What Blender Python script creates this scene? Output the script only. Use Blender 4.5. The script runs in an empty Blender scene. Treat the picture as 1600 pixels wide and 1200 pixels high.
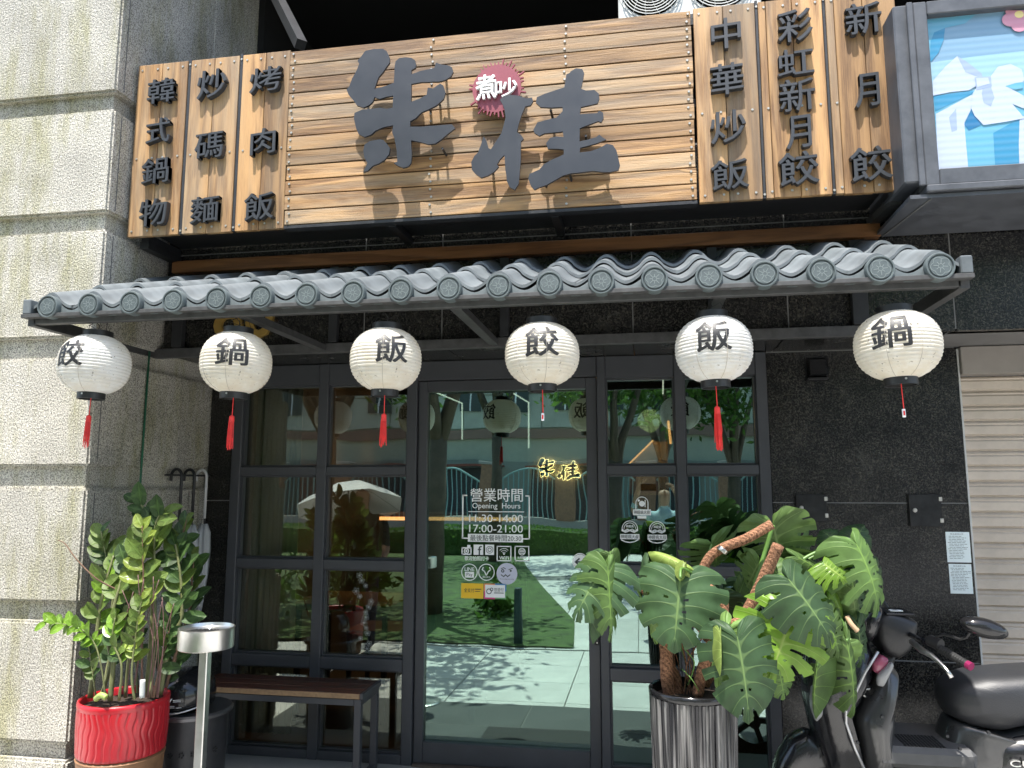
import bpy, bmesh, math, random
from mathutils import Vector, Matrix, noise
random.seed(7)
PI = math.pi
S = bpy.context.scene
COL = S.collection

# ------------------------------------------------------------------ camera
FPX = 1180.0
CAM = Vector((0, -4.2, 1.6))
YAW, PITCH = math.radians(9.75), math.radians(7.65)
cf = Vector((-math.sin(YAW)*math.cos(PITCH), math.cos(YAW)*math.cos(PITCH), math.sin(PITCH)))
cr = Vector((math.cos(YAW), math.sin(YAW), 0)); cu = cr.cross(cf)
camd = bpy.data.cameras.new('camera'); cam = bpy.data.objects.new('camera', camd); COL.objects.link(cam)
cam.location = CAM
cam.rotation_euler = (PI/2+PITCH, 0, YAW)
camd.sensor_width = 36; camd.lens = 36*FPX/1600; camd.clip_start = 0.02; camd.clip_end = 500
S.camera = cam
# ------------------------------------------------------------------ world, sun, exposure
SUN_EL, SUN_AZ = math.radians(71), math.radians(180-14)     # the sun stands in front of the shop, high, a little to the left
w = bpy.data.worlds.new('World'); S.world = w; w.use_nodes = True
nt = w.node_tree; sky = nt.nodes.new('ShaderNodeTexSky'); sky.sky_type = 'NISHITA'; sky.sun_disc = False
sky.sun_elevation = SUN_EL; sky.sun_rotation = PI+math.radians(14); sky.air_density = 1.2; sky.dust_density = 2.0
bg = nt.nodes['Background']; bg.inputs[1].default_value = 0.15
nt.links.new(sky.outputs[0], bg.inputs[0])
sd = bpy.data.lights.new('sun', 'SUN'); sd.energy = 4.2; sd.angle = math.radians(.5); sd.color = (1, .96, .9)
sun = bpy.data.objects.new('sun', sd); COL.objects.link(sun)
tosun = Vector((-math.sin(math.radians(14))*math.cos(SUN_EL), -math.cos(math.radians(14))*math.cos(SUN_EL), math.sin(SUN_EL)))
sun.rotation_euler = tosun.to_track_quat('Z', 'Y').to_euler(); sun.location = (0, 0, 12)
S.view_settings.view_transform = 'Standard'; S.view_settings.look = 'None'
S.view_settings.exposure = 1.3; S.view_settings.gamma = 1
S.render.engine = 'CYCLES'; S.cycles.max_bounces = 8; S.cycles.transparent_max_bounces = 12
S.cycles.use_denoising = True

# ------------------------------------------------------------------ measuring the photograph
def at(px, py, y):
    d = cf+cr*((px-800)/FPX)-cu*((py-600)/FPX)
    return CAM+d*((y-CAM.y)/d.y)
def atz(px, py, z):
    d = cf+cr*((px-800)/FPX)-cu*((py-600)/FPX)
    return CAM+d*((z-CAM.z)/d.z)

# ------------------------------------------------------------------ materials
def nn(t, typ, **kw):
    n = t.nodes.new(typ)
    for k, v in kw.items():
        if k.startswith('i_'):
            n.inputs[k[2:].replace('_', ' ')].default_value = v
        else: setattr(n, k, v)
    return n
MATS = {}
def mat(name, col=(.5,.5,.5), rough=.6, metal=0, spec=.5, bump=0, bscale=60, var=0, vscale=4, emit=None, estr=0, coat=0, trans=0, objvar=0, subs=0, dirt=0):
    if name in MATS: return MATS[name]
    m = bpy.data.materials.new(name); m.use_nodes = True; MATS[name] = m
    t = m.node_tree; L = t.links.new; b = t.nodes['Principled BSDF']
    b.inputs['Base Color'].default_value = (*col, 1); b.inputs['Roughness'].default_value = rough
    b.inputs['Metallic'].default_value = metal; b.inputs['Specular IOR Level'].default_value = spec
    b.inputs['Coat Weight'].default_value = coat; b.inputs['Transmission Weight'].default_value = trans
    if emit: b.inputs['Emission Color'].default_value = (*emit, 1); b.inputs['Emission Strength'].default_value = estr
    tc = nn(t, 'ShaderNodeTexCoord')
    if var or objvar:
        nz = nn(t, 'ShaderNodeTexNoise', i_Scale=vscale, i_Detail=6.0, i_Roughness=.65); L(tc.outputs['Object'], nz.inputs['Vector'])
        mr = nn(t, 'ShaderNodeMapRange'); mr.inputs[1].default_value = .25; mr.inputs[2].default_value = .75
        mr.inputs[3].default_value = 1-var; mr.inputs[4].default_value = 1+var; L(nz.outputs[0], mr.inputs[0])
        hs = nn(t, 'ShaderNodeHueSaturation'); hs.inputs['Color'].default_value = (*col, 1)
        if objvar:
            oi = nn(t, 'ShaderNodeObjectInfo'); m2 = nn(t, 'ShaderNodeMapRange')
            m2.inputs[3].default_value = 1-objvar; m2.inputs[4].default_value = 1+objvar; L(oi.outputs['Random'], m2.inputs[0])
            mm = nn(t, 'ShaderNodeMath', operation='MULTIPLY'); L(mr.outputs[0], mm.inputs[0]); L(m2.outputs[0], mm.inputs[1]); L(mm.outputs[0], hs.inputs['Value'])
        else: L(mr.outputs[0], hs.inputs['Value'])
        L(hs.outputs[0], b.inputs['Base Color'])
        r2 = nn(t, 'ShaderNodeMapRange'); r2.inputs[3].default_value = max(.03, rough-.1); r2.inputs[4].default_value = min(1, rough+.14)
        L(nz.outputs[0], r2.inputs[0]); L(r2.outputs[0], b.inputs['Roughness'])
    if bump:
        n2 = nn(t, 'ShaderNodeTexNoise', i_Scale=bscale, i_Detail=4.0); L(tc.outputs['Object'], n2.inputs['Vector'])
        bp = nn(t, 'ShaderNodeBump', i_Strength=bump, i_Distance=.01); L(n2.outputs[0], bp.inputs['Height']); L(bp.outputs[0], b.inputs['Normal'])
    return m

def wood(name, axis, light, dark, grey=.3, rough=.6, scale=1.0, knots=.5):
    m = bpy.data.materials.new(name); m.use_nodes = True; t = m.node_tree; L = t.links.new; b = t.nodes['Principled BSDF']
    tc = nn(t, 'ShaderNodeTexCoord'); oi = nn(t, 'ShaderNodeObjectInfo')
    off = nn(t, 'ShaderNodeMath', operation='MULTIPLY'); off.inputs[1].default_value = 37; L(oi.outputs['Random'], off.inputs[0])
    va = nn(t, 'ShaderNodeVectorMath', operation='ADD'); L(tc.outputs['Object'], va.inputs[0]); L(off.outputs[0], va.inputs[1])
    # knots bend the grain
    vk = nn(t, 'ShaderNodeTexVoronoi', i_Scale=2.6*scale); vk.inputs['Randomness'].default_value = 1
    mk = nn(t, 'ShaderNodeMapping'); mk.inputs['Scale'].default_value = (.55, 1, 1.6) if axis == 'X' else (1.6, 1, .55)
    L(va.outputs[0], mk.inputs[0]); L(mk.outputs[0], vk.inputs['Vector'])
    kr = nn(t, 'ShaderNodeMapRange'); kr.inputs[1].default_value = 0; kr.inputs[2].default_value = .13; kr.inputs[3].default_value = 1; kr.inputs[4].default_value = 0
    L(vk.outputs['Distance'], kr.inputs[0])
    mp = nn(t, 'ShaderNodeMapping'); mp.inputs['Scale'].default_value = (.5, 6, 6) if axis == 'X' else (6, 6, .5)
    L(va.outputs[0], mp.inputs[0])
    n1 = nn(t, 'ShaderNodeTexNoise', i_Scale=2.2*scale, i_Detail=3.0, i_Distortion=.4); L(mp.outputs[0], n1.inputs['Vector'])
    add = nn(t, 'ShaderNodeMath', operation='MULTIPLY_ADD'); add.inputs[1].default_value = .45; L(kr.outputs[0], add.inputs[0]); L(n1.outputs[0], add.inputs[2])
    rg = nn(t, 'ShaderNodeMath', operation='MULTIPLY'); rg.inputs[1].default_value = 22; L(add.outputs[0], rg.inputs[0])
    sn = nn(t, 'ShaderNodeMath', operation='SINE'); 
    mp2 = nn(t, 'ShaderNodeMapping'); mp2.inputs['Scale'].default_value = (4, 130, 130) if axis == 'X' else (130, 130, 4)
    L(va.outputs[0], mp2.inputs[0])
    n2 = nn(t, 'ShaderNodeTexNoise', i_Scale=2.0, i_Detail=5.0, i_Roughness=.7); L(mp2.outputs[0], n2.inputs['Vector'])
    L(rg.outputs[0], sn.inputs[0])
    mix = nn(t, 'ShaderNodeMath', operation='MULTIPLY_ADD'); mix.inputs[1].default_value = .25; L(sn.outputs[0], mix.inputs[0]); L(n2.outputs[0], mix.inputs[2])
    cr_ = nn(t, 'ShaderNodeValToRGB'); e = cr_.color_ramp.elements
    e[0].position = .12; e[0].color = (*dark, 1); e[1].position = .8; e[1].color = (*light, 1)
    k = e.new(.5); k.color = tuple((a*.7+c*.3) for a, c in zip(light, dark))+(1,)
    L(mix.outputs[0], cr_.inputs[0])
    # bleached weather patches
    n3 = nn(t, 'ShaderNodeTexNoise', i_Scale=.9, i_Detail=6.0, i_Roughness=.7); L(mp.outputs[0], n3.inputs['Vector'])
    g = nn(t, 'ShaderNodeMapRange'); g.inputs[1].default_value = .44; g.inputs[2].default_value = .72; g.inputs[3].default_value = 0; g.inputs[4].default_value = grey; L(n3.outputs[0], g.inputs[0])
    mx = nn(t, 'ShaderNodeMix', data_type='RGBA'); L(g.outputs[0], mx.inputs[0]); L(cr_.outputs[0], mx.inputs[6]); mx.inputs[7].default_value = (.37, .31, .22, 1)
    kk = nn(t, 'ShaderNodeMapRange'); kk.inputs[1].default_value = .55; kk.inputs[2].default_value = .9; kk.inputs[4].default_value = knots; L(kr.outputs[0], kk.inputs[0])
    mx2 = nn(t, 'ShaderNodeMix', data_type='RGBA'); L(kk.outputs[0], mx2.inputs[0]); L(mx.outputs[2], mx2.inputs[6]); mx2.inputs[7].default_value = (*[c*.45 for c in dark], 1)
    hs = nn(t, 'ShaderNodeHueSaturation'); m2 = nn(t, 'ShaderNodeMapRange'); m2.inputs[3].default_value = .66; m2.inputs[4].default_value = 1.22
    L(oi.outputs['Random'], m2.inputs[0]); L(m2.outputs[0], hs.inputs['Value']); L(mx2.outputs[2], hs.inputs['Color']); L(hs.outputs[0], b.inputs['Base Color'])
    bp = nn(t, 'ShaderNodeBump', i_Strength=.45, i_Distance=.004); L(mix.outputs[0], bp.inputs['Height']); L(bp.outputs[0], b.inputs['Normal'])
    b.inputs['Roughness'].default_value = rough
    return m

def granite_black():
    m = bpy.data.materials.new('black_granite'); m.use_nodes = True; t = m.node_tree; L = t.links.new; b = t.nodes['Principled BSDF']
    tc = nn(t, 'ShaderNodeTexCoord')
    v = nn(t, 'ShaderNodeTexNoise', i_Scale=115.0, i_Detail=3.0, i_Roughness=.85); L(tc.outputs['Object'], v.inputs['Vector'])
    n = nn(t, 'ShaderNodeTexNoise', i_Scale=5.0, i_Detail=8.0, i_Roughness=.75); L(tc.outputs['Object'], n.inputs['Vector'])
    r = nn(t, 'ShaderNodeValToRGB'); e = r.color_ramp.elements; e[0].position = .48; e[0].color = (.006, .0065, .007, 1); e[1].position = .70; e[1].color = (.075, .073, .062, 1)
    L(v.outputs[0], r.inputs[0])
    r2 = nn(t, 'ShaderNodeValToRGB'); e = r2.color_ramp.elements; e[0].position = .35; e[0].color = (.55, .55, .6, 1); e[1].position = .75; e[1].color = (1.7, 1.6, 1.45, 1); L(n.outputs[0], r2.inputs[0])
    mx = nn(t, 'ShaderNodeMix', data_type='RGBA', blend_type='MULTIPLY'); mx.inputs[0].default_value = 1; L(r.outputs[0], mx.inputs[6]); L(r2.outputs[0], mx.inputs[7])
    # pale scratches and lime bloom
    wv = nn(t, 'ShaderNodeTexVoronoi', feature='DISTANCE_TO_EDGE', i_Scale=2.3)
    dn = nn(t, 'ShaderNodeTexNoise', i_Scale=6.0, i_Detail=6.0); L(tc.outputs['Object'], dn.inputs['Vector'])
    ad = nn(t, 'ShaderNodeVectorMath', operation='MULTIPLY_ADD'); ad.inputs[1].default_value = (.35, .35, .35); L(dn.outputs['Color'], ad.inputs[0]); L(tc.outputs['Object'], ad.inputs[2]); L(ad.outputs[0], wv.inputs['Vector'])
    w1 = nn(t, 'ShaderNodeMapRange'); w1.inputs[1].default_value = 0; w1.inputs[2].default_value = .008; w1.inputs[3].default_value = 1; w1.inputs[4].default_value = 0; L(wv.outputs['Distance'], w1.inputs[0])
    w2 = nn(t, 'ShaderNodeMapRange'); w2.inputs[1].default_value = .55; w2.inputs[2].default_value = .72; L(n.outputs[0], w2.inputs[0])
    w3 = nn(t, 'ShaderNodeMath', operation='MULTIPLY'); L(w1.outputs[0], w3.inputs[0]); L(w2.outputs[0], w3.inputs[1])
    w4 = nn(t, 'ShaderNodeMath', operation='MULTIPLY'); w4.inputs[1].default_value = .55; L(w3.outputs[0], w4.inputs[0])
    m3 = nn(t, 'ShaderNodeMix', data_type='RGBA'); L(w4.outputs[0], m3.inputs[0]); L(mx.outputs[2], m3.inputs[6]); m3.inputs[7].default_value = (.22, .22, .2, 1)
    L(m3.outputs[2], b.inputs['Base Color']); b.inputs['Roughness'].default_value = .3
    rr = nn(t, 'ShaderNodeMapRange'); rr.inputs[3].default_value = .12; rr.inputs[4].default_value = .38; L(n.outputs[0], rr.inputs[0]); L(rr.outputs[0], b.inputs['Roughness'])
    return m

def pillar_stone():
    m = bpy.data.materials.new('bush_hammered_granite'); m.use_nodes = True; t = m.node_tree; L = t.links.new; b = t.nodes['Principled BSDF']
    tc = nn(t, 'ShaderNodeTexCoord')
    v = nn(t, 'ShaderNodeTexNoise', i_Scale=150.0, i_Detail=3.0, i_Roughness=.85); L(tc.outputs['Object'], v.inputs['Vector'])
    r = nn(t, 'ShaderNodeValToRGB'); e = r.color_ramp.elements; e[0].position = .38; e[0].color = (.12, .112, .10, 1); e[1].position = .57; e[1].color = (.72, .685, .60, 1); L(v.outputs[0], r.inputs[0])
    n = nn(t, 'ShaderNodeTexNoise', i_Scale=2.2, i_Detail=6.0, i_Roughness=.7)
    mp = nn(t, 'ShaderNodeMapping'); mp.inputs['Scale'].default_value = (2.6, 2.6, .55); L(tc.outputs['Object'], mp.inputs[0]); L(mp.outputs[0], n.inputs['Vector'])
    s = nn(t, 'ShaderNodeMapRange'); s.inputs[1].default_value = .48; s.inputs[2].default_value = .66; s.inputs[4].default_value = .72; L(n.outputs[0], s.inputs[0])
    mx = nn(t, 'ShaderNodeMix', data_type='RGBA', blend_type='MULTIPLY'); L(s.outputs[0], mx.inputs[0]); L(r.outputs[0], mx.inputs[6]); mx.inputs[7].default_value = (.60, .60, .34, 1)
    n4 = nn(t, 'ShaderNodeTexNoise', i_Scale=3.0, i_Detail=6.0); L(tc.outputs['Object'], n4.inputs['Vector'])
    r4 = nn(t, 'ShaderNodeMapRange'); r4.inputs[1].default_value = .3; r4.inputs[2].default_value = .7; r4.inputs[3].default_value = .78; r4.inputs[4].default_value = 1.12; L(n4.outputs[0], r4.inputs[0])
    oi = nn(t, 'ShaderNodeObjectInfo'); ro = nn(t, 'ShaderNodeMapRange'); ro.inputs[3].default_value = .86; ro.inputs[4].default_value = 1.1; L(oi.outputs['Random'], ro.inputs[0])
    rm_ = nn(t, 'ShaderNodeMath', operation='MULTIPLY'); L(r4.outputs[0], rm_.inputs[0]); L(ro.outputs[0], rm_.inputs[1])
    hs = nn(t, 'ShaderNodeHueSaturation'); L(rm_.outputs[0], hs.inputs['Value']); L(mx.outputs[2], hs.inputs['Color']); L(hs.outputs[0], b.inputs['Base Color'])
    b.inputs['Roughness'].default_value = .85
    n2 = nn(t, 'ShaderNodeTexNoise', i_Scale=75.0, i_Detail=4.0, i_Roughness=.7); L(tc.outputs['Object'], n2.inputs['Vector'])
    bp = nn(t, 'ShaderNodeBump', i_Strength=1.0, i_Distance=.012); L(n2.outputs[0], bp.inputs['Height']); L(bp.outputs[0], b.inputs['Normal'])
    return m

def glass(name, refl, tint, gcol):
    m = bpy.data.materials.new(name); m.use_nodes = True; t = m.node_tree; L = t.links.new
    t.nodes.remove(t.nodes['Principled BSDF']); out = t.nodes['Material Output']
    tr = nn(t, 'ShaderNodeBsdfTransparent'); tr.inputs[0].default_value = (*tint, 1)
    gl = nn(t, 'ShaderNodeBsdfGlossy'); gl.inputs['Roughness'].default_value = .006; gl.inputs['Color'].default_value = (*gcol, 1)
    fr = nn(t, 'ShaderNodeFresnel', i_IOR=1.5); ma = nn(t, 'ShaderNodeMath', operation='ADD', use_clamp=True); ma.inputs[1].default_value = refl; L(fr.outputs[0], ma.inputs[0])
    # a slightly wavy float pane
    tc = nn(t, 'ShaderNodeTexCoord'); n = nn(t, 'ShaderNodeTexNoise', i_Scale=2.5, i_Detail=1.0); L(tc.outputs['Object'], n.inputs['Vector'])
    bp = nn(t, 'ShaderNodeBump', i_Strength=.05, i_Distance=.02); L(n.outputs[0], bp.inputs['Height']); L(bp.outputs[0], gl.inputs['Normal'])
    mx = nn(t, 'ShaderNodeMixShader'); L(ma.outputs[0], mx.inputs[0]); L(tr.outputs[0], mx.inputs[1]); L(gl.outputs[0], mx.inputs[2]); L(mx.outputs[0], out.inputs[0])
    return m

def leafmat(name, base, vein, under=None, rough=.35, nv=9.0, dirt=.25):
    """UV: x = position along the outline (veins), y = distance from the midrib."""
    m = bpy.data.materials.new(name); m.use_nodes = True; t = m.node_tree; L = t.links.new; b = t.nodes['Principled BSDF']
    tc = nn(t, 'ShaderNodeTexCoord'); sp = nn(t, 'ShaderNodeSeparateXYZ'); L(tc.outputs['UV'], sp.inputs[0])
    fr = nn(t, 'ShaderNodeMath', operation='MULTIPLY'); fr.inputs[1].default_value = nv; L(sp.outputs[0], fr.inputs[0])
    f2 = nn(t, 'ShaderNodeMath', operation='FRACT'); L(fr.outputs[0], f2.inputs[0])
    f3 = nn(t, 'ShaderNodeMath', operation='SUBTRACT'); f3.inputs[1].default_value = .5; L(f2.outputs[0], f3.inputs[0])
    f4 = nn(t, 'ShaderNodeMath', operation='ABSOLUTE'); L(f3.outputs[0], f4.inputs[0])
    f4b = nn(t, 'ShaderNodeMath', operation='MULTIPLY'); L(f4.outputs[0], f4b.inputs[0]); L(sp.outputs[1], f4b.inputs[1])
    v1 = nn(t, 'ShaderNodeMapRange'); v1.inputs[1].default_value = .006; v1.inputs[2].default_value = .020; v1.inputs[3].default_value = .5; v1.inputs[4].default_value = 0; L(f4b.outputs[0], v1.inputs[0])
    v2 = nn(t, 'ShaderNodeMapRange'); v2.inputs[1].default_value = .018; v2.inputs[2].default_value = .034; v2.inputs[3].default_value = 1; v2.inputs[4].default_value = 0; L(sp.outputs[1], v2.inputs[0])
    mxv = nn(t, 'ShaderNodeMath', operation='MAXIMUM'); L(v1.outputs[0], mxv.inputs[0]); L(v2.outputs[0], mxv.inputs[1])
    oi = nn(t, 'ShaderNodeObjectInfo')
    nz = nn(t, 'ShaderNodeTexNoise', i_Scale=14.0, i_Detail=5.0); L(tc.outputs['Object'], nz.inputs['Vector'])
    mr = nn(t, 'ShaderNodeMapRange'); mr.inputs[1].default_value = .3; mr.inputs[2].default_value = .7; mr.inputs[3].default_value = .75; mr.inputs[4].default_value = 1.3; L(nz.outputs[0], mr.inputs[0])
    m2 = nn(t, 'ShaderNodeMapRange'); m2.inputs[3].default_value = .75; m2.inputs[4].default_value = 1.3; L(oi.outputs['Random'], m2.inputs[0])
    mm = nn(t, 'ShaderNodeMath', operation='MULTIPLY'); L(mr.outputs[0], mm.inputs[0]); L(m2.outputs[0], mm.inputs[1])
    hs = nn(t, 'ShaderNodeHueSaturation'); hs.inputs['Color'].default_value = (*base, 1); L(mm.outputs[0], hs.inputs['Value'])
    mx = nn(t, 'ShaderNodeMix', data_type='RGBA'); L(mxv.outputs[0], mx.inputs[0]); L(hs.outputs[0], mx.inputs[6]); mx.inputs[7].default_value = (*vein, 1)
    geo = nn(t, 'ShaderNodeNewGeometry'); mu = nn(t, 'ShaderNodeMix', data_type='RGBA'); L(geo.outputs['Backfacing'], mu.inputs[0]); L(mx.outputs[2], mu.inputs[6])
    un = nn(t, 'ShaderNodeMix', data_type='RGBA'); un.inputs[0].default_value = .55; L(mx.outputs[2], un.inputs[6]); un.inputs[7].default_value = (*(under or [c*1.5+.02 for c in base]), 1); L(un.outputs[2], mu.inputs[7])
    L(mu.outputs[2], b.inputs['Base Color']); b.inputs['Roughness'].default_value = rough; b.inputs['Specular IOR Level'].default_value = .32
    bp = nn(t, 'ShaderNodeBump', i_Strength=.5, i_Distance=.004); L(mxv.outputs[0], bp.inputs['Height']); L(bp.outputs[0], b.inputs['Normal'])
    ts = nn(t, 'ShaderNodeBsdfTranslucent'); L(mu.outputs[2], ts.inputs[0]); 
    ms = nn(t, 'ShaderNodeMixShader'); ms.inputs[0].default_value = .3; L(b.outputs[0], ms.inputs[1]); L(ts.outputs[0], ms.inputs[2]); L(ms.outputs[0], t.nodes['Material Output'].inputs[0])
    return m

M_GR = granite_black(); M_PS = pillar_stone()
M_JOINT = mat('joint_grey', (.13,.13,.125), .8, var=.2)
M_PLANKX = wood('plank_wood', 'X', (.44,.25,.10), (.13,.062,.022), .8)
M_BOARDZ = wood('board_wood', 'Z', (.46,.265,.11), (.16,.078,.028), .6, scale=.8)
M_BEAM = wood('stained_beam_wood', 'X', (.30,.13,.045), (.13,.045,.012), .05, .35, knots=.3)
M_BENCH = wood('bench_wood', 'X', (.11,.035,.02), (.035,.012,.008), .08, .35, knots=.2)
M_INWOOD = wood('interior_wood', 'X', (.20,.12,.065), (.11,.06,.03), .05, .4, knots=.1)
M_FRAME = mat('frame_charcoal', (.048,.050,.056), .42, var=.12, vscale=9)
M_STEEL = mat('black_steel', (.022,.023,.025), .45, var=.35, vscale=12, bump=.1)
M_DUSTY = mat('dusty_steel', (.055,.055,.055), .6, var=.5, vscale=25)
M_LETTER = mat('letter_charcoal', (.035,.038,.043), .42, var=.1, vscale=8)
M_BRUSH = mat('brush_letter_grey', (.026,.030,.037), .38, var=.14, vscale=7)
M_TILE = mat('awning_tile_grey', (.125,.142,.15), .5, var=.32, vscale=11, objvar=.13)
M_DISC = mat('tile_disc_grey', (.085,.105,.108), .5, var=.25, vscale=30, objvar=.06)
M_DISCL = mat('disc_line_pale', (.20,.235,.235), .6)
M_WHITE = mat('white_vinyl', (.85,.86,.86), .5)
M_GLASSD = glass('door_glass', .27, (.42,.50,.47), (.68,.95,.86))
M_GLASSL = glass('left_window_glass', .09, (.66,.66,.60), (.80,.90,.82))
M_GLASSR = glass('right_window_glass', .22, (.45,.50,.46), (.66,.93,.86))
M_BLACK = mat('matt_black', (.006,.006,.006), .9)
M_BLACKGL = mat('gloss_black', (.012,.012,.013), .12)
M_BLACKPL = mat('black_plastic', (.018,.018,.019), .42, var=.2, vscale=20)
M_CHROME = mat('brushed_metal', (.62,.61,.58), .3, metal=1, var=.15, vscale=14)
M_SILVER = mat('silver_paint', (.5,.5,.5), .35, metal=.7)

# ------------------------------------------------------------------ geometry helpers
def link(o): COL.objects.link(o); return o
def thing(name, label, cat, loc=(0,0,0), group=None, rot=None):
    o = link(bpy.data.objects.new(name, None)); o.location = loc; o.empty_display_size = .1
    if rot: o.rotation_euler = rot
    o['label'] = label; o['category'] = cat
    if group: o['group'] = group
    return o
def finish(bm, name, m, parent=None, smooth=False, local=False, angle=None):
    """world-space bmesh -> one object; under a parent the vertices stay where they are"""
    me = bpy.data.meshes.new(name)
    bmesh.ops.recalc_face_normals(bm, faces=bm.faces[:]) if not getattr(bm, '_keep', False) else None
    bm.to_mesh(me); bm.free()
    return fin_me(me, name, m, parent, smooth, local)
def fin_me(me, name, m, parent=None, smooth=False, local=False, recenter=True):
    for x in (m if isinstance(m, (list, tuple)) else [m]): me.materials.append(x)
    if smooth:
        for p in me.polygons: p.use_smooth = True
        if smooth is not True: 
            try: me.set_sharp_from_angle(angle=smooth)
            except Exception: pass
    o = link(bpy.data.objects.new(name, me))
    if parent:
        o.parent = parent
        if not local: o.location = -Vector(parent.location) if parent.type == 'EMPTY' and not parent.parent else (0,0,0)
    return o
def tag(o, label=None, cat=None, group=None, kind=None):
    if label: o['label'] = label
    if cat: o['category'] = cat
    if group: o['group'] = group
    if kind: o['kind'] = kind
    return o
def BM(): return bmesh.new()
def box(bm, x0, x1, y0, y1, z0, z1, bev=0, mi=0):
    vs = [bm.verts.new((x, y, z)) for x in (x0, x1) for y in (y0, y1) for z in (z0, z1)]
    fs = [bm.faces.new([vs[i] for i in f]) for f in ((0,1,3,2),(4,6,7,5),(0,4,5,1),(2,3,7,6),(0,2,6,4),(1,5,7,3))]
    for f in fs: f.material_index = mi
    if bev:
        es = list({e for f in fs for e in f.edges})
        bmesh.ops.bevel(bm, geom=es, offset=bev, segments=1, affect='EDGES')
    return vs
def bx(name, m, parent, x0, x1, y0, y1, z0, z1, bev=0.002):
    b = BM(); box(b, x0, x1, y0, y1, z0, z1, bev); return finish(b, name, m, parent)
def frame_of(d):
    d = d.normalized(); a = Vector((0,0,1)) if abs(d.z) < .9 else Vector((1,0,0))
    u = d.cross(a).normalized(); return u, d.cross(u).normalized()
def tube(bm, pts, r, n=8, cap=True, mi=0, flat=1):
    pts = [Vector(p) for p in pts]; rings = []
    u = None
    for i, p in enumerate(pts):
        d = (pts[min(i+1, len(pts)-1)]-pts[max(i-1, 0)])
        if u is None: u, v = frame_of(d)
        else:
            dn = d.normalized(); u = (u-dn*u.dot(dn)).normalized(); v = dn.cross(u)
        rr = r[i] if isinstance(r, (list, tuple)) else r
        rings.append([bm.verts.new(p+u*math.cos(2*PI*k/n)*rr+v*math.sin(2*PI*k/n)*rr*flat) for k in range(n)])
    for a, b in zip(rings, rings[1:]):
        for k in range(n): bm.faces.new((a[k], a[(k+1)%n], b[(k+1)%n], b[k])).material_index = mi
    if cap: 
        bm.faces.new(rings[0]).material_index = mi; bm.faces.new(rings[-1][::-1]).material_index = mi
    return rings
def bar(bm, p, q, w, h, up=(0,0,1)):
    p, q = Vector(p), Vector(q); d = (q-p).normalized(); s = d.cross(Vector(up)).normalized(); t = s.cross(d)
    A = [[bm.verts.new(c+s*w/2*i+t*h/2*j) for i, j in ((-1,-1),(1,-1),(1,1),(-1,1))] for c in (p, q)]
    for k in range(4): bm.faces.new((A[0][k], A[0][(k+1)%4], A[1][(k+1)%4], A[1][k]))
    bm.faces.new(A[0][::-1]); bm.faces.new(A[1])
def lathe(bm, prof, c=(0,0,0), n=32, mi=0, wob=None, axis='Z', cap=True):
    c = Vector(c); rings = []
    for r, z in prof:
        ring = []
        for k in range(n):
            a = 2*PI*k/n; rr = r*(wob(a, z) if wob else 1)
            v = Vector((math.cos(a)*rr, math.sin(a)*rr, z))
            if axis == 'Y': v = Vector((v.x, v.z, v.y))
            if axis == 'X': v = Vector((v.z, v.x, v.y))
            ring.append(bm.verts.new(c+v))
        rings.append(ring)
    for a, b in zip(rings, rings[1:]):
        for k in range(n): bm.faces.new((a[k], a[(k+1)%n], b[(k+1)%n], b[k])).material_index = mi
    closed = abs(prof[0][0]-prof[-1][0]) < 1e-6 and abs(prof[0][1]-prof[-1][1]) < 1e-6
    if prof[0][0] > 1e-4 and not closed and cap: bm.faces.new(rings[0][::-1]).material_index = mi
    if prof[-1][0] > 1e-4 and not closed and cap: bm.faces.new(rings[-1]).material_index = mi
    if prof[0][0] <= 1e-4 or prof[-1][0] <= 1e-4: bmesh.ops.remove_doubles(bm, verts=rings[0]+rings[-1], dist=1e-5)
def loft(bm, rings, cap=True, mi=0):
    R = [[bm.verts.new(p) for p in r] for r in rings]; n = len(R[0])
    for a, b in zip(R, R[1:]):
        for k in range(n): bm.faces.new((a[k], a[(k+1)%n], b[(k+1)%n], b[k])).material_index = mi
    if cap: bm.faces.new(R[0][::-1]); bm.faces.new(R[-1])
def prism(bm, pts, y0, y1, mi=0):
    """pts: (x,z) outline, thickness from y0 (front) to y1"""
    from mathutils.geometry import tessellate_polygon
    f = [bm.verts.new((x, y0, z)) for x, z in pts]; g = [bm.verts.new((x, y1, z)) for x, z in pts]; n = len(pts)
    for t3 in tessellate_polygon([[Vector((x, z, 0)) for x, z in pts]]):
        for q in (f, g):
            try: bm.faces.new([q[i] for i in t3]).material_index = mi
            except ValueError: pass
    for k in range(n):
        bm.faces.new((f[(k+1)%n], f[k], g[k], g[(k+1)%n])).material_index = mi
def subsurf(o, lv=1):
    m = o.modifiers.new('sub', 'SUBSURF'); m.levels = m.render_levels = lv; return o

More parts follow.
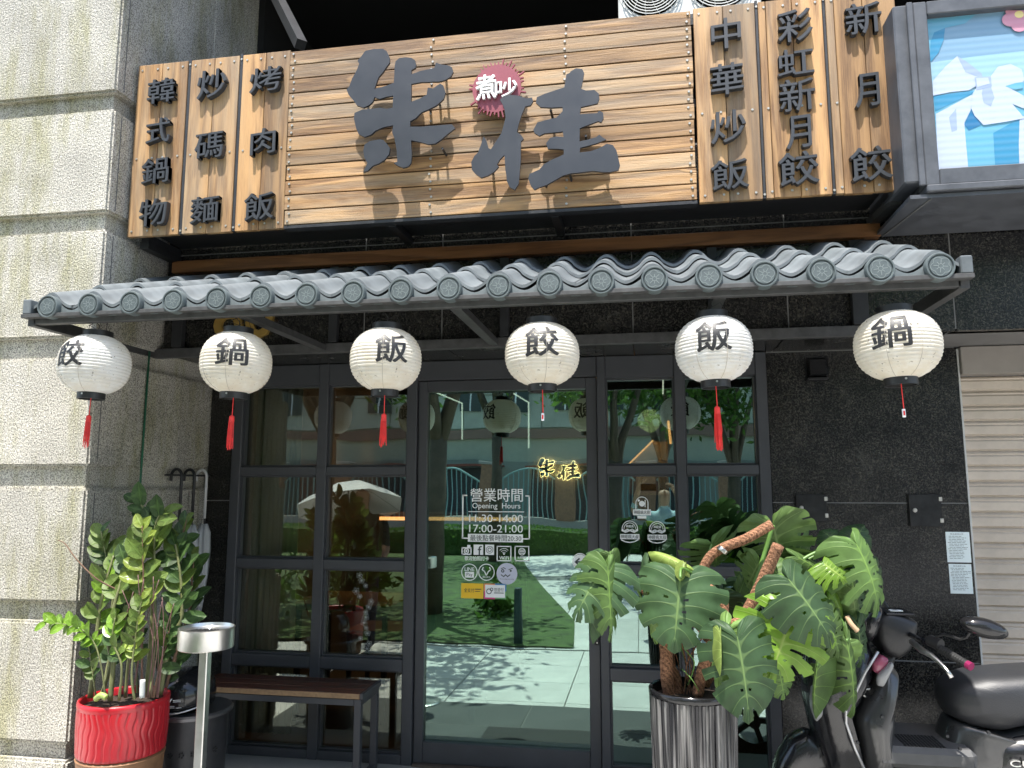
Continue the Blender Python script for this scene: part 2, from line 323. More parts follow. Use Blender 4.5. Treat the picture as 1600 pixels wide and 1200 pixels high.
TXT = {}
def text_bm(body, thick=.0, offset=0.0, res=3, shear=0):
    """letters in a unit box (x,y centred), returned as bmesh (x right, y up, z thickness)"""
    cu_ = bpy.data.curves.new('t', 'FONT'); cu_.body = body; cu_.extrude = 0; cu_.offset = offset; cu_.resolution_u = res
    cu_.align_x = 'CENTER'
    o = bpy.data.objects.new('t', cu_); COL.objects.link(o)
    dg = bpy.context.evaluated_depsgraph_get(); me = bpy.data.meshes.new_from_object(o.evaluated_get(dg))
    b = BM(); b.from_mesh(me); bmesh.ops.remove_doubles(b, verts=b.verts[:], dist=1e-5)
    bpy.data.objects.remove(o); bpy.data.curves.remove(cu_); bpy.data.meshes.remove(me)
    return b
def put_text(bm, body, x0, x1, z0, z1, y, thick=.001, offset=0.0, slant=0.0, mi=0, keep=False):
    if offset:
        e = offset*(z1-z0)*.55; k = 0
        for dx, dz in ((-1,-.5),(1,-.5),(-1,.5),(1,.5)):
            put_text1(bm, body, x0+e+dx*e, x1-e+dx*e, z0+e*.5+dz*e, z1-e*.5+dz*e, y+k*.00012*(8 if thick > .01 else 1), thick, 0, slant, mi, keep); k += 1
    else: put_text1(bm, body, x0, x1, z0, z1, y, thick, 0, slant, mi, keep)
def put_text1(bm, body, x0, x1, z0, z1, y, thick=.001, offset=0.0, slant=0.0, mi=0, keep=False):
    """letters fitted into the world rectangle on a plane facing -y"""
    b = text_bm(body, offset=offset)
    if not b.verts: b.free(); return
    xs = [v.co.x for v in b.verts]; ys = [v.co.y for v in b.verts]
    ax, bxx, ay, by = min(xs), max(xs), min(ys), max(ys)
    sx = (x1-x0)/max(bxx-ax, 1e-6); sy = (z1-z0)/max(by-ay, 1e-6)
    if keep: sx = sy = min(sx, sy)
    cx, cz = (x0+x1)/2, (z0+z1)/2
    mp = {}
    front = []
    for v in b.verts:
        X = (v.co.x-(ax+bxx)/2)*sx; Z = (v.co.y-(ay+by)/2)*sy+slant*X
        mp[v.index] = None; v.tag = False
    b.verts.index_update()
    F = [bm.verts.new((cx+(v.co.x-(ax+bxx)/2)*sx, y, cz+(v.co.y-(ay+by)/2)*sy+slant*(v.co.x-(ax+bxx)/2)*sx)) for v in b.verts]
    for f in b.faces:
        try: bm.faces.new([F[v.index] for v in f.verts]).material_index = mi
        except ValueError: pass
    if thick:
        G = [bm.verts.new(v.co+Vector((0, thick, 0))) for v in F]
        for e in b.edges:
            if len(e.link_faces) == 1:
                a, c = e.verts[0].index, e.verts[1].index
                try: bm.faces.new((F[a], F[c], G[c], G[a])).material_index = mi
                except ValueError: pass
    b.free()
def ptext(bm, body, px, y, **k):
    """px = (x0,y0,x1,y1) box in the photograph, on the plane y"""
    xm, ym = (px[0]+px[2])/2, (px[1]+px[3])/2
    a, b_ = at(px[0], ym, y), at(px[2], ym, y); t, d = at(xm, px[1], y), at(xm, px[3], y)
    put_text(bm, body, a.x, b_.x, d.z, t.z, y, **k)

# ================================================================== THE SETTING
def plane(name, x0, x1, y0, y1, z, m):
    b = BM(); vs = [b.verts.new(p) for p in ((x0,y0,z),(x1,y0,z),(x1,y1,z),(x0,y1,z))]; b.faces.new(vs)
    return tag(finish(b, name, m), kind='structure')
M_ASPH = mat('ground_concrete', (.23,.225,.215), .85, var=.2, vscale=1.5, bump=.2, bscale=30)
M_PAVE = mat('paving_pale_stone', (.56,.55,.52), .6, var=.14, vscale=3, objvar=.06)
M_GRASS = mat('lawn_green', (.055,.10,.022), .8, var=.6, vscale=5, bump=.5, bscale=80)
plane('ground', -60, 60, -70, 25, -.03, M_ASPH)
pv = finish((lambda b: (box(b, -14, 14, -3.45, -.45, -.03, -.012), b)[1])(BM()), 'pavement', mat('pavement_joint', (.2,.2,.19), .9)); tag(pv, kind='structure')
pmesh = None
for i in range(12):
    for j in range(5):
        x, y = -5.1+i*.9, -3.4+j*.6
        if pmesh is None:
            b = BM(); box(b, 0, .892, 0, .592, -.012, 0, .002); o = finish(b, 'paving_slab', M_PAVE, pv); pmesh = o.data
        else: o = link(bpy.data.objects.new('paving_slab', pmesh)); o.parent = pv
        o.location = (x, y, 0)
M_PORCH_SHADE = mat('paving_awning_shade', (.075,.078,.076), .5, var=.15, vscale=3, objvar=.06)  # same paving, with the awning's shade put into a darker slab colour
porch_me = pmesh.copy(); porch_me.materials.clear(); porch_me.materials.append(M_PORCH_SHADE)
apr = finish((lambda b: (box(b, -2.56, 4.4, -1.50, -.455, -.011, .001), b)[1])(BM()), 'porch_shade_apron', MATS['pavement_joint']); tag(apr, kind='structure')  # bed for the slabs that carry the painted awning shade
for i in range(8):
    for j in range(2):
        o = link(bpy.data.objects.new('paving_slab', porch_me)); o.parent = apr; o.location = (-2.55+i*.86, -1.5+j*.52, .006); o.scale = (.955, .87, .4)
path = finish((lambda b: (box(b, -2.8, 4.5, -14, -3.45, -.03, -.012), b)[1])(BM()), 'path', MATS['pavement_joint']); tag(path, kind='structure')
for i in range(-2, 6):
    for j in range(9):
        o = link(bpy.data.objects.new('paving_slab', pmesh)); o.parent = path; o.location = (-.98+i*.9, -4.05-j*.6*1.0, 0)
plane('far_path', -2.8, 4.4, -14, -9.45, -.006, M_PAVE)
step = bx('porch_step', mat('porch_stone', (.30,.29,.27), .5, var=.15, vscale=4), None, -2.53, 1.6, -.45, .02, -.03, .10, .006); tag(step, kind='structure')

# ------------------------------------------------------------------ stone pillar on the left
pillar = thing('stone_pillar', 'pale bush-hammered granite block pillar with green stains left of the shopfront', 'pillar', (-3.4, -.4, 0))
CY = [142,170,330,358,525,558,728,763,942,972,1163,1190]
zz = [at(px_, y_, -1).z for px_, y_ in zip([176,165,160,152,150,135,130,125,115,105,98,95], CY)]
bounds = [6.2]+zz+[-.03]
pb = 0; PX = -2.585
for i in range(0, len(bounds)-1):
    zt, zb = bounds[i], bounds[i+1]
    if i % 2 == 0:       # a proud course, split into a corner block and a rear side block
        ys = -.30 if (i//2) % 2 else -.18
        for (x0, x1, y0, y1) in ((-5.2, -3.72, -1.0, .1), (-3.712, PX, -1.0, ys-.003), (-3.712, PX, ys+.003, .35)):
            b = BM(); vs = box(b, x0, x1, y0, y1, zb, zt)
            bmesh.ops.bevel(b, geom=b.edges[:], offset=.011, segments=2, affect='EDGES')
            finish(b, 'stone_block', M_PS, pillar)
        # smooth corner strip grooves
        b = BM(); box(b, PX-.001, PX+.0025, -.945, -.941, zb+.02, zt-.02); finish(b, 'margin_line', M_JOINT, pillar)
    else:
        b = BM(); box(b, -5.2, PX-.035, -.965, .32, zb-.002, zt+.002); finish(b, 'recessed_course', M_PS, pillar)

# ------------------------------------------------------------------ granite wall, fascia, soffit
wall = thing('granite_wall', 'polished black granite wall right of the windows with pale joints', 'wall', (1.1, 0, 0))
zs_ = [.0, .735, 1.511, 2.31]; xs_ = [.668, 1.612]
bx('joint_backing', M_JOINT, wall, -2.56, -2.41, .0015, .2, -.03, 2.32, 0)
bx('joint_backing', M_JOINT, wall, .670, 1.606, -.0185, .3, -.03, 2.32, 0)
for a, b_ in zip(zs_, zs_[1:]):
    bx('granite_panel', M_GR, wall, .668, 1.612, -.02, .02, a+.003, b_-.003, .0015)
    bx('granite_panel', M_GR, wall, -2.58, -2.408, .0, .03, a+.003, b_-.003, .0015)
bx('wall_edge_trim', mat('pale_trim', (.5,.5,.48), .6), wall, 1.613, 1.622, -.02, .1, 0, 2.3, .001)
fas = thing('granite_fascia', 'black granite fascia band behind the tiled awning with its soffit', 'fascia', (-.6, -.5, 2.3))
bx('joint_backing', M_JOINT, fas, -2.57, 4.0, -.5085, -.38, 2.312, 3.3, 0)
fx = [-2.575, -1.42, -1.0, -.03, .70, 1.43, 2.3, 3.9]
for a, b_ in zip(fx, fx[1:]):
    bx('granite_panel', M_GR, fas, a+.003, b_-.003, -.51, -.47, 2.303, 2.86, .0015)
    bx('granite_panel', M_GR, fas, a+.003, b_-.003, -.51, -.47, 2.866, 3.29, .0015)
    bx('soffit_panel', M_GR if a < 1.4 else mat('grey_soffit', (.16,.155,.15), .7, var=.2), fas, a+.003, b_-.003, -.468, -.0, 2.312, 2.33, .001)
bx('soffit_backing', M_JOINT, fas, -2.57, 4.0, -.46, .3, 2.332, 2.36, 0)
# dark recess above, between pillar and right bay
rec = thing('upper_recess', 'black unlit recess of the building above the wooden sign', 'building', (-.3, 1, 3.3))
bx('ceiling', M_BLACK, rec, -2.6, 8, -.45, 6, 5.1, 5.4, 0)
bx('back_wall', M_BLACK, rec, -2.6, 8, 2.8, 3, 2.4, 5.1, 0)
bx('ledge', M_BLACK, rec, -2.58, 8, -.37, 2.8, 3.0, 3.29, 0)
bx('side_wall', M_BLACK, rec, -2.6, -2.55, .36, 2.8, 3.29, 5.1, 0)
b = BM(); bar(b, at(470, 70, -.6), at(415, -15, -.1)+Vector((0,0,.1)), .055, .055); p_ = finish(b, 'steel_strut', M_STEEL); tag(p_, 'black square steel strut slanting up from the sign top to the recess', 'strut')

# ------------------------------------------------------------------ roller shutter
sh = thing('roller_shutter', 'closed beige roller shutter right of the black granite wall', 'shutter', (2.3, .05, 0))
M_SHUT = mat('shutter_beige', (.50,.43,.355), .55, var=.26, vscale=3.5, objvar=.06)
bx('shutter_box', mat('shutter_box', (.26,.235,.21), .6, var=.15), sh, 1.625, 3.4, -.04, .2, 2.165, 2.308, .003)
sm = None; z = 2.163; hgt = .0777
while z-hgt > -.05:
    if sm is None:
        b = BM(); prof = [(.06,0),(.052,-.004),(.046,-.012),(.05,-.02),(.044,-.028),(.046,-.068),(.056,-.073),(.06,-.0777)]
        A = [b.verts.new((0, y_, z_)) for y_, z_ in prof]; B_ = [b.verts.new((1.8, y_, z_)) for y_, z_ in prof]
        for k in range(len(prof)-1): b.faces.new((A[k], A[k+1], B_[k+1], B_[k]))
        o = finish(b, 'slat', M_SHUT, sh, local=True); sm = o.data
    else: o = link(bpy.data.objects.new('slat', sm)); o.parent = sh
    o.location = Vector((1.625, 0, z))-sh.location; z -= hgt
bx('end_channel', MATS['pale_trim'], sh, 3.42, 3.5, -.02, .1, 0, 2.3, .002)

# ------------------------------------------------------------------ window frames and door
ROWS = [(.150,.584),(.648,1.128),(1.182,1.658),(1.709,2.187)]
def window(name, label, xc, x0, x1, gl, rows):
    t = thing(name, label, 'window', ((x0+x1)/2, 0, .1))
    edges = [x0]+[v for c in xc for v in c]+[x1]
    for k in range(0, len(edges), 2):
        bx('mullion', M_FRAME, t, edges[k], edges[k+1], -.045, .05, .10, 2.31, .003)
    for c in xc:
        zs = [.10]+[v for r_ in rows for v in r_]+[2.31]
        for k in range(0, len(zs), 2):
            bx('transom', M_FRAME, t, c[0]+.001, c[1]-.001, -.042, .05, zs[k], zs[k+1], .003)
        for r_ in rows:
            bx('pane', gl, t, c[0]-.004, c[1]+.004, .012, .018, r_[0]-.004, r_[1]+.004, 0)
            b = BM()      # glazing bead
            for q in ((c[0]+.001, c[0]+.010, r_[0]+.001, r_[1]-.001), (c[1]-.010, c[1]-.001, r_[0]+.001, r_[1]-.001)): box(b, q[0], q[1], -.018, .011, q[2], q[3])
            for q in ((r_[0]+.001, r_[0]+.010), (r_[1]-.010, r_[1]-.001)): box(b, c[0]+.011, c[1]-.011, -.018, .011, *q)
            finish(b, 'glazing_bead', M_FRAME, t)
    return t
wl = window('shop_window', 'charcoal framed window of small panes left of the glass door behind the bench', [(-2.346,-1.868),(-1.809,-1.326)], -2.405, -1.268, M_GLASSL, ROWS)
wr = window('shop_window', 'charcoal framed window of small panes right of the glass door behind the monstera', [(-.194,.179),(.229,.606)], -.240, .662, M_GLASSR, ROWS)
# header across the door
bx('door_header', M_FRAME, wl, -1.266, -.242, -.04, .05, 2.20, 2.31, .003)
door = thing('glass_door', 'large teal tinted glass door with charcoal frame and white opening hours lettering', 'door', (-.76, 0, .1))
bx('stile', M_FRAME, door, -1.264, -1.212, -.02, .045, .11, 2.197, .003)
bx('stile', M_FRAME, door, -.302, -.243, -.02, .045, .11, 2.197, .003)
bx('top_rail', M_FRAME, door, -1.211, -.303, -.02, .045, 2.135, 2.197, .003)
bx('bottom_rail', M_FRAME, door, -1.211, -.303, -.02, .045, .11, .219, .003)
bx('pane', M_GLASSD, door, -1.216, -.298, .010, .018, .215, 2.139, 0)
bx('threshold', mat('worn_brown_stone', (.10,.075,.06), .7, var=.4, vscale=20), door, -1.26, -.25, -.06, .05, .101, .109, 0)
lk = at(933, 995, -.02)
lock = bx('lock_plate', M_BLACKPL, door, lk.x-.011, lk.x+.011, -.026, -.0205, lk.z-.042, lk.z+.042, .004)
b = BM(); lathe(b, [(.0065,-.033),(.0065,-.0262)], (lk.x, 0, lk.z), 12, axis='Y'); finish(b, 'lock_cylinder', M_CHROME, lock)
b = BM(); 
for dz in (-.03, .03): lathe(b, [(.003,-.029),(.003,-.0262)], (lk.x, 0, lk.z+dz), 8, axis='Y')
finish(b, 'lock_screw', M_CHROME, lock)

# ---- printed stickers on the glass (flat vinyl)
YG = .0085
def rect(bm, px, y, t=.0006, mi=0):
    xm, ym = (px[0]+px[2])/2, (px[1]+px[3])/2
    box(bm, at(px[0], ym, y).x, at(px[2], ym, y).x, y, y+t, at(xm, px[3], y).z, at(xm, px[1], y).z, 0, mi)
def disc(bm, px, py, r, y, t=.0006, r0=0, n=28, mi=0):
    c = at(px, py, y); e = at(px+r, py, y); R = e.x-c.x; R0 = R*r0
    f = [[bm.verts.new((c.x+rr*math.cos(2*PI*k/n), y, c.z+rr*math.sin(2*PI*k/n))) for k in range(n)] for rr in ((R, R0) if r0 else (R,))]
    if r0:
        for k in range(n): bm.faces.new((f[0][k], f[0][(k+1)%n], f[1][(k+1)%n], f[1][k])).material_index = mi
    else: bm.faces.new(f[0]).material_index = mi
def stroke(bm, pts, wd, y, mi=0, z0=None):
    P = [at(a, c, y) for a, c in pts]
    for p, q in zip(P, P[1:]):
        d = (q-p).normalized(); s = Vector((-d.z, 0, d.x))*wd/2; e = d*wd*.3
        bm.faces.new([bm.verts.new(v) for v in (p+s-e, q+s+e, q-s+e, p-s-e)]).material_index = mi
        y -= .00003
        P = P
b = BM()
ptext(b, '營業時間', (735,763,817,784), YG, offset=.012, thick=0)
ptext(b, 'Opening  Hours', (738,786,813,797), YG, offset=.006, thick=0)
ptext(b, '11:30-14:00', (733,804,817,816), YG, offset=.006, thick=0)
ptext(b, '17:00-21:00', (733,820,817,832), YG, offset=.006, thick=0)
rect(b, (732,799,819,800.2), YG)
for q in ((722,773,724,842), (722,773,730,775), (722,840,731,842), (826,774,828,843), (821,774,828,776), (817,841,828,843)): rect(b, q, YG)
rect(b, (731,834.5,817,847), YG)
hrs = finish(b, 'opening_hours_lettering', M_WHITE, door)
M_INK = mat('ink_dark', (.03,.04,.04), .5)
b = BM(); ptext(b, '最後點餐時間20:30', (734.5,836,814.5,845.5), YG-.001, thick=0, offset=.004); finish(b, 'last_order_print', M_INK, hrs)
# social icons row
b = BM()
for q in ((721,855,736.5,857), (721,865,736.5,867), (721,855,722.8,867), (735,855,736.8,867), (730,851.5,735,855)): rect(b, q, YG)
disc(b, 728.7, 861, 4.2, YG, r0=.62); disc(b, 728.7, 861, 1.6, YG)
rect(b, (740,851,755,867), YG)
rect(b, (758,851,772,867), YG)
finish(b, 'social_icons', M_WHITE, door)
b = BM(); ptext(b, 'f', (746.5,853,753,867), YG-.001, thick=0, offset=.02)
disc(b, 765, 859, 5.6, YG-.001, r0=.86); disc(b, 765, 859, 3.1, YG-.001, r0=.7); disc(b, 768.6, 855, .8, YG-.001, n=10)
finish(b, 'icon_print', M_INK, door)
b = BM(); ptext(b, '歡迎拍照打卡', (726,869,764,876), YG, thick=0, offset=.02)
for X in (776, 804):
    for q in ((X,853,X+23,854.6), (X,875.4,X+23,877), (X,853,X+1.6,877), (X+21.4,853,X+23,877)): rect(b, q, YG)
for r_ in (9, 6, 3):
    pts = [(787.5+r_*math.sin(a), 866-r_*math.cos(a)) for a in [(-.8+.2*k) for k in range(9)]]
    stroke(b, pts, .0035, YG)
disc(b, 787.5, 865.5, 1.4, YG, n=12)
ptext(b, 'WiFi', (780,869,795,874.5), YG, thick=0, offset=.02)
disc(b, 815.5, 862, 5.6, YG, r0=.82)
for k in range(3): rect(b, (811.5,859+k*2.4,819.5,860.2+k*2.4), YG)
ptext(b, '免費服務', (808.5,869.5,822.5,873), YG, thick=0, offset=.02)
finish(b, 'wifi_and_service_marks', M_WHITE, door)
b = BM()
for X in (733.5, 760): disc(b, X, 894, 12.8, YG, r0=.9)
ptext(b, 'LINE', (726,886.5,741,892), YG, thick=0, offset=.03)
rect(b, (726.5,893.5,740.5,902.5), YG)
for sx in (-1, 1): stroke(b, [(760,899),(760+3*sx,893),(760+6.5*sx,890),(760+5*sx,886.5)], .006, YG)
ptext(b, '街口支付', (754,900,766,903), YG, thick=0, offset=.02)
finish(b, 'payment_marks', M_WHITE, door)
b = BM(); ptext(b, 'Pay', (729,895,738.5,901.5), YG-.001, thick=0, offset=.0); finish(b, 'payment_print', M_INK, door)
b = BM(); disc(b, 792, 896.5, 16.3, YG, mi=0)
st = finish(b, 'round_sticker', mat('sticker_lilac', (.55,.56,.68), .5), door)
b = BM(); disc(b, 785.5, 892, 2.6, YG-.001, r0=.45); disc(b, 798, 892, 1.6, YG-.001)
stroke(b, [(783,898),(787,901),(790,898),(793,901),(797,898)], .005, YG-.001); stroke(b, [(783,888.5),(787,887),(790,889)], .004, YG-.001); stroke(b, [(795,890),(801,888)], .004, YG-.001)
ptext(b, 'foodpanda', (781,904,803,906), YG-.001, thick=0); finish(b, 'sticker_print', M_INK, st)
b = BM(); rect(b, (720.5,911.5,755,935), YG); st = finish(b, 'yellow_sticker', mat('sticker_yellow', (.85,.52,.02), .45), door)
b = BM(); ptext(b, '全支付', (725,919,741,925.5), YG-.001, thick=0, offset=.01); rect(b, (742,920,752,921.4), YG-.001); rect(b, (742,923.5,750,924.5), YG-.0012); finish(b, 'sticker_print', M_INK, st)
b = BM(); rect(b, (756,912,773.5,924), YG, mi=0); rect(b, (773.5,912,791,924), YG, mi=1); rect(b, (756,924,773.5,936), YG, mi=2); rect(b, (773.5,924,791,936), YG, mi=3)
st = finish(b, 'framed_sticker', [mat('st_orange', (.75,.25,.1), .5), mat('st_blue', (.05,.2,.45), .5), mat('st_pink', (.6,.05,.2), .5), mat('st_green', (.15,.35,.15), .5)], door)
b = BM(); rect(b, (758,914,789,933.8), YG-.001); finish(b, 'sticker_field', M_WHITE, st)
b = BM(); disc(b, 764, 924, 4.2, YG-.002, r0=.72); disc(b, 768, 921, 2.6, YG-.002, r0=.6); ptext(b, '悠遊付', (772,918.5,787,924.5), YG-.002, thick=0); rect(b, (772,926,787,927.2), YG-.002); finish(b, 'sticker_print', M_INK, st)
# round arrow sign behind the leaf
b = BM(); disc(b, 906.5, 877, 12.5, YG, r0=.9); disc(b, 906.5, 877, 10.6, YG+.0006)
st = finish(b, 'push_sticker', M_WHITE, door)
b = BM(); stroke(b, [(899,878),(905,873)], .008, YG-.001); stroke(b, [(899,878),(905,883)], .008, YG-.0012); stroke(b, [(900,878),(913,878)], .008, YG-.0014); finish(b, 'arrow_print', M_INK, st)
# badges on the right window
YW = .0105
def badge(cx, cy, kind):
    b = BM()
    if kind == 0:
        R = 9.5
        pts = [(cx-R, cy+6)]+[(cx-R*math.cos(a), cy-4-R*math.sin(a)) for a in [PI*k/12 for k in range(13)]]+[(cx+R, cy+6)]
        stroke(b, pts, .0042, YW)
        disc(b, cx, cy-3, 4.4, YW); disc(b, cx-5, cy-8, 1.8, YW, n=10); stroke(b, [(cx+5,cy-9),(cx+5,cy+2)], .004, YW)
        rect(b, (cx-14, cy+6, cx+14, cy+15), YW); rect(b, (cx-7, cy+16, cx+7, cy+20), YW)
    else:
        stroke(b, [(cx-12*math.cos(a), cy-5-12*math.sin(a)) for a in [PI*k/14 for k in range(15)]], .0045, YW)
        stroke(b, [(cx-9*math.cos(a), cy-5-9*math.sin(a)) for a in [PI*k/12 for k in range(13)]], .0035, YW)
        ptext(b, '神經病', (cx-6, cy-11, cx+6, cy-6.5), YW, thick=0, offset=.02)
        for s in (-1, 1):       # moustache
            stroke(b, [(cx,cy-2),(cx+4*s,cy-3.6),(cx+8*s,cy-1),(cx+12*s,cy-3.4)], .009, YW-.0003); stroke(b, [(cx+2*s,cy-1),(cx+7*s,cy+.6),(cx+12*s,cy-2)], .006, YW-.0006)
        rect(b, (cx-15, cy+3.5, cx+15, cy+11.5), YW)
        stroke(b, [(cx-13,cy+12.5),(cx-7,cy+15.5),(cx,cy+16.5),(cx+7,cy+15.5),(cx+13,cy+12.5)], .0055, YW)
    o = finish(b, 'white_badge', M_WHITE, wr)
    b = BM()
    if kind == 0: ptext(b, '神經病大叔', (cx-12.5, cy+7.5, cx+12.5, cy+13.5), YW-.001, thick=0, offset=.01)
    else: ptext(b, '神經病大叔', (cx-14, cy+4.3, cx+14, cy+10.7), YW-.001, thick=0, offset=.01)
    finish(b, 'badge_print', M_INK, o)
badge(1003, 790, 0); badge(984, 831, 1); badge(1027, 832, 1)
# etched flower film strip on the left window
b = BM(); random.seed(3)
M_ETCH = mat('etched_film', (.45,.48,.46), .7)
for k in range(15):
    cx, cy = 568+random.uniform(-12,12), 899+k*8.2; r_ = random.uniform(3,5)
    for q in range(5):
        a = q*2*PI/5+k; stroke(b, [(cx,cy),(cx+r_*math.cos(a-.4),cy+r_*math.sin(a-.4)),(cx+r_*1.2*math.cos(a),cy+r_*1.2*math.sin(a)),(cx+r_*math.cos(a+.4),cy+r_*math.sin(a+.4)),(cx,cy)], .0011, YW)
tag(finish(b, 'etched_flowers', M_ETCH, wl), kind='stuff')

# ================================================================== SIGN
YS = -.87
sl, sr = at(198,371,YS), at(1420,297,YS)
XL, XR, Z0 = sl.x, sr.x, 2.852
Z1 = at(217,103,YS).z
def xat(px, py): return at(px, py, YS).x
pan = [(XL, xat(278,368)), (xat(283,367), xat(361,361)), (xat(366,361), xat(443,357)),
       (xat(1093,316), xat(1193,312)), (xat(1198,312), xat(1302,305)), (xat(1307,304), XR)]
letters = [
 [('韓',(230,122,272,160)),('式',(228,184,265,223)),('鍋',(221,246,263,286)),('物',(217,310,260,352))],
 [('炒',(308,108,353,152)),('碼',(304,207,348,247)),('麵',(297,306,341,347))],
 [('烤',(390,104,439,142)),('肉',(391,200,430,240)),('飯',(381,300,427,343))],
 [('中',(1111,27,1158,75)),('華',(1110,98,1162,147)),('炒',(1110,172,1166,222)),('飯',(1111,248,1170,295))],
 [('彩',(1215,14,1270,64)),('虹',(1215,75,1272,116)),('新',(1218,122,1274,173)),('月',(1228,180,1268,231)),('餃',(1217,236,1280,288))],
 [('新',(1321,3,1378,52)),('月',(1336,114,1375,166)),('餃',(1329,228,1395,281))]]
plab = ['leftmost plank sign panel with four black characters, beside the stone pillar', 'second plank sign panel from the left with three black characters', 'plank sign panel just left of the big board, three black characters',
        'plank sign panel just right of the big board with four black characters', 'plank sign panel with five black characters, second from the right', 'rightmost plank sign panel with three black characters, beside the light box']
M_SCREW = mat('screw_head', (.45,.43,.38), .4, metal=.6)
def screws(pts, y, parent):
    b = BM()
    for x, z in pts: lathe(b, [(.0055, y-.003),(.0065, y+.001)], (x, 0, z), 6, axis='Y')
    return tag(finish(b, 'screws', M_SCREW, parent), kind='stuff')
for k, ((x0, x1), L_) in enumerate(zip(pan, letters)):
    t = thing('menu_panel', plab[k], 'sign panel', ((x0+x1)/2, YS, Z0), 'wooden menu panels of the shop sign')
    nb = 2 if k < 3 else 3
    if nb == 2: cuts = [x0, x0+(x1-x0)*.49, x1]
    else: cuts = [x0, x0+(x1-x0)*.12, x0+(x1-x0)*.53, x1] if k > 3 else [x0, x0+(x1-x0)*.48, x1]
    zz0 = Z0-(.0 if k >= 3 else 0.0)
    for a, c in zip(cuts, cuts[1:]):
        bx('board', M_BOARDZ, t, a+.001, c-.0015, YS, YS+.022+random.uniform(0,.003), zz0+random.uniform(-.002,.002), Z1, .002)
    sp = [(x, z) for x in (x0+.025, (x0+x1)/2-.03, (x0+x1)/2+.03, x1-.03) for z in (Z0+.03, (Z0+Z1)/2-.05, Z1-.03)]
    screws(sp, YS, t)
    for ch, q in L_:
        b = BM(); ptext(b, ch, q, YS-.030, thick=.028, offset=.022, slant=.07)
        finish(b, 'character', M_LETTER, t)
st = thing('sign_backing_frame', 'black steel frame behind and between the wooden sign panels', 'frame', (-.7, -.8, Z0))
for (a, c) in ((pan[0][1]+.001, pan[1][0]-.001), (pan[1][1]+.001, pan[2][0]-.001), (pan[3][1]+.001, pan[4][0]-.001), (pan[4][1]+.001, pan[5][0]-.001)):
    bx('cover_strip', M_STEEL, st, a, c, YS+.004, YS+.03, Z0+.002, Z1+.012, .001)
    screws([((a+c)/2, Z0+.02), ((a+c)/2, Z1-.02)], YS+.004, st)
for z in (Z0+.03, (Z0+Z1)/2, Z1-.06): bx('rail', M_STEEL, st, XL+.02, XR-.02, YS+.032, YS+.07, z, z+.04, .002)
for x in (XL+.03, -1.2, -.4, XR-.06):
    bx('bracket', M_STEEL, st, x, x+.04, YS+.072, -.515, Z0+.0, Z0+.04, .002)
    bx('bracket', M_STEEL, st, x, x+.04, YS+.072, -.515, Z1-.2, Z1-.16, .002)
bx('underside_sheet', M_STEEL, st, XL+.08, XR-.07, YS+.075, -.52, Z0+.045, Z0+.05, 0)
b = BM(); bar(b, (XR-.03, YS+.07, Z0-.02), (XR-.05, -.515, Z0-.02), .05, .035); finish(b, 'bracket', M_DUSTY, st)
b = BM(); bar(b, (XL+.05, YS+.07, Z0-.02), (XL+.05, -.515, Z0-.02), .05, .035); finish(b, 'bracket', M_STEEL, st)
# central board
YB = -.925
board = thing('shop_sign', 'big wooden plank board with two large grey brush characters and a red sunburst', 'sign', (-.8, YB, Z0))
BX0, BX1 = at(443,352,YB).x, at(1090,305,YB).x-.002
BZ0, BZ1 = at(443,352,YB).z, at(452,80,YB).z
n = 12; h = (BZ1-BZ0)/n
for k in range(n):
    jx = random.uniform(-.003,.003)
    bx('plank', M_PLANKX, board, BX0+jx, BX1+random.uniform(-.003,.001), YB+random.uniform(0,.003), YB+.024, BZ0+k*h+.0032, BZ0+(k+1)*h-.0032, .0015)
bx('batten', M_STEEL, board, BX0+.02, BX1-.02, YB+.026, YS+.034, BZ0+.0, BZ0+.03, 0)
bx('edge_strip', M_STEEL, board, BX0-.001, BX1+.001, YB+.004, YB+.05, BZ0-.016, BZ0-.001, .001)
bx('batten', M_STEEL, board, BX0+.02, BX1-.02, YB+.026, YS+.034, BZ1-.05, BZ1-.01, 0)
sp = []
for k in range(n):
    for x in (BX0+.02, BX0+.73, BX0+1.37, BX1-.02):
        for dz in (.25, .75): sp.append((x+random.uniform(-.006,.006), BZ0+(k+dz)*h))
screws(sp, YB, board)
def outline(pts, ox, oy, s, y): 
    out = []
    for x, z in pts:
        p = at(ox+x*s, oy+z*s, y); out.append((p.x, p.z))
    return out
def rough(pts, amp=.0013, step=.025):
    """break a traced outline into the slightly torn edge of a brush stroke"""
    out = []
    for i, p in enumerate(pts):
        q = pts[(i+1) % len(pts)]; d = math.hypot(q[0]-p[0], q[1]-p[1]); k = max(1, int(d/step))
        for j in range(k):
            f = j/k; out.append((p[0]+(q[0]-p[0])*f+(random.uniform(-amp, amp) if j else 0), p[1]+(q[1]-p[1])*f+(random.uniform(-amp, amp) if j else 0)))
    return out
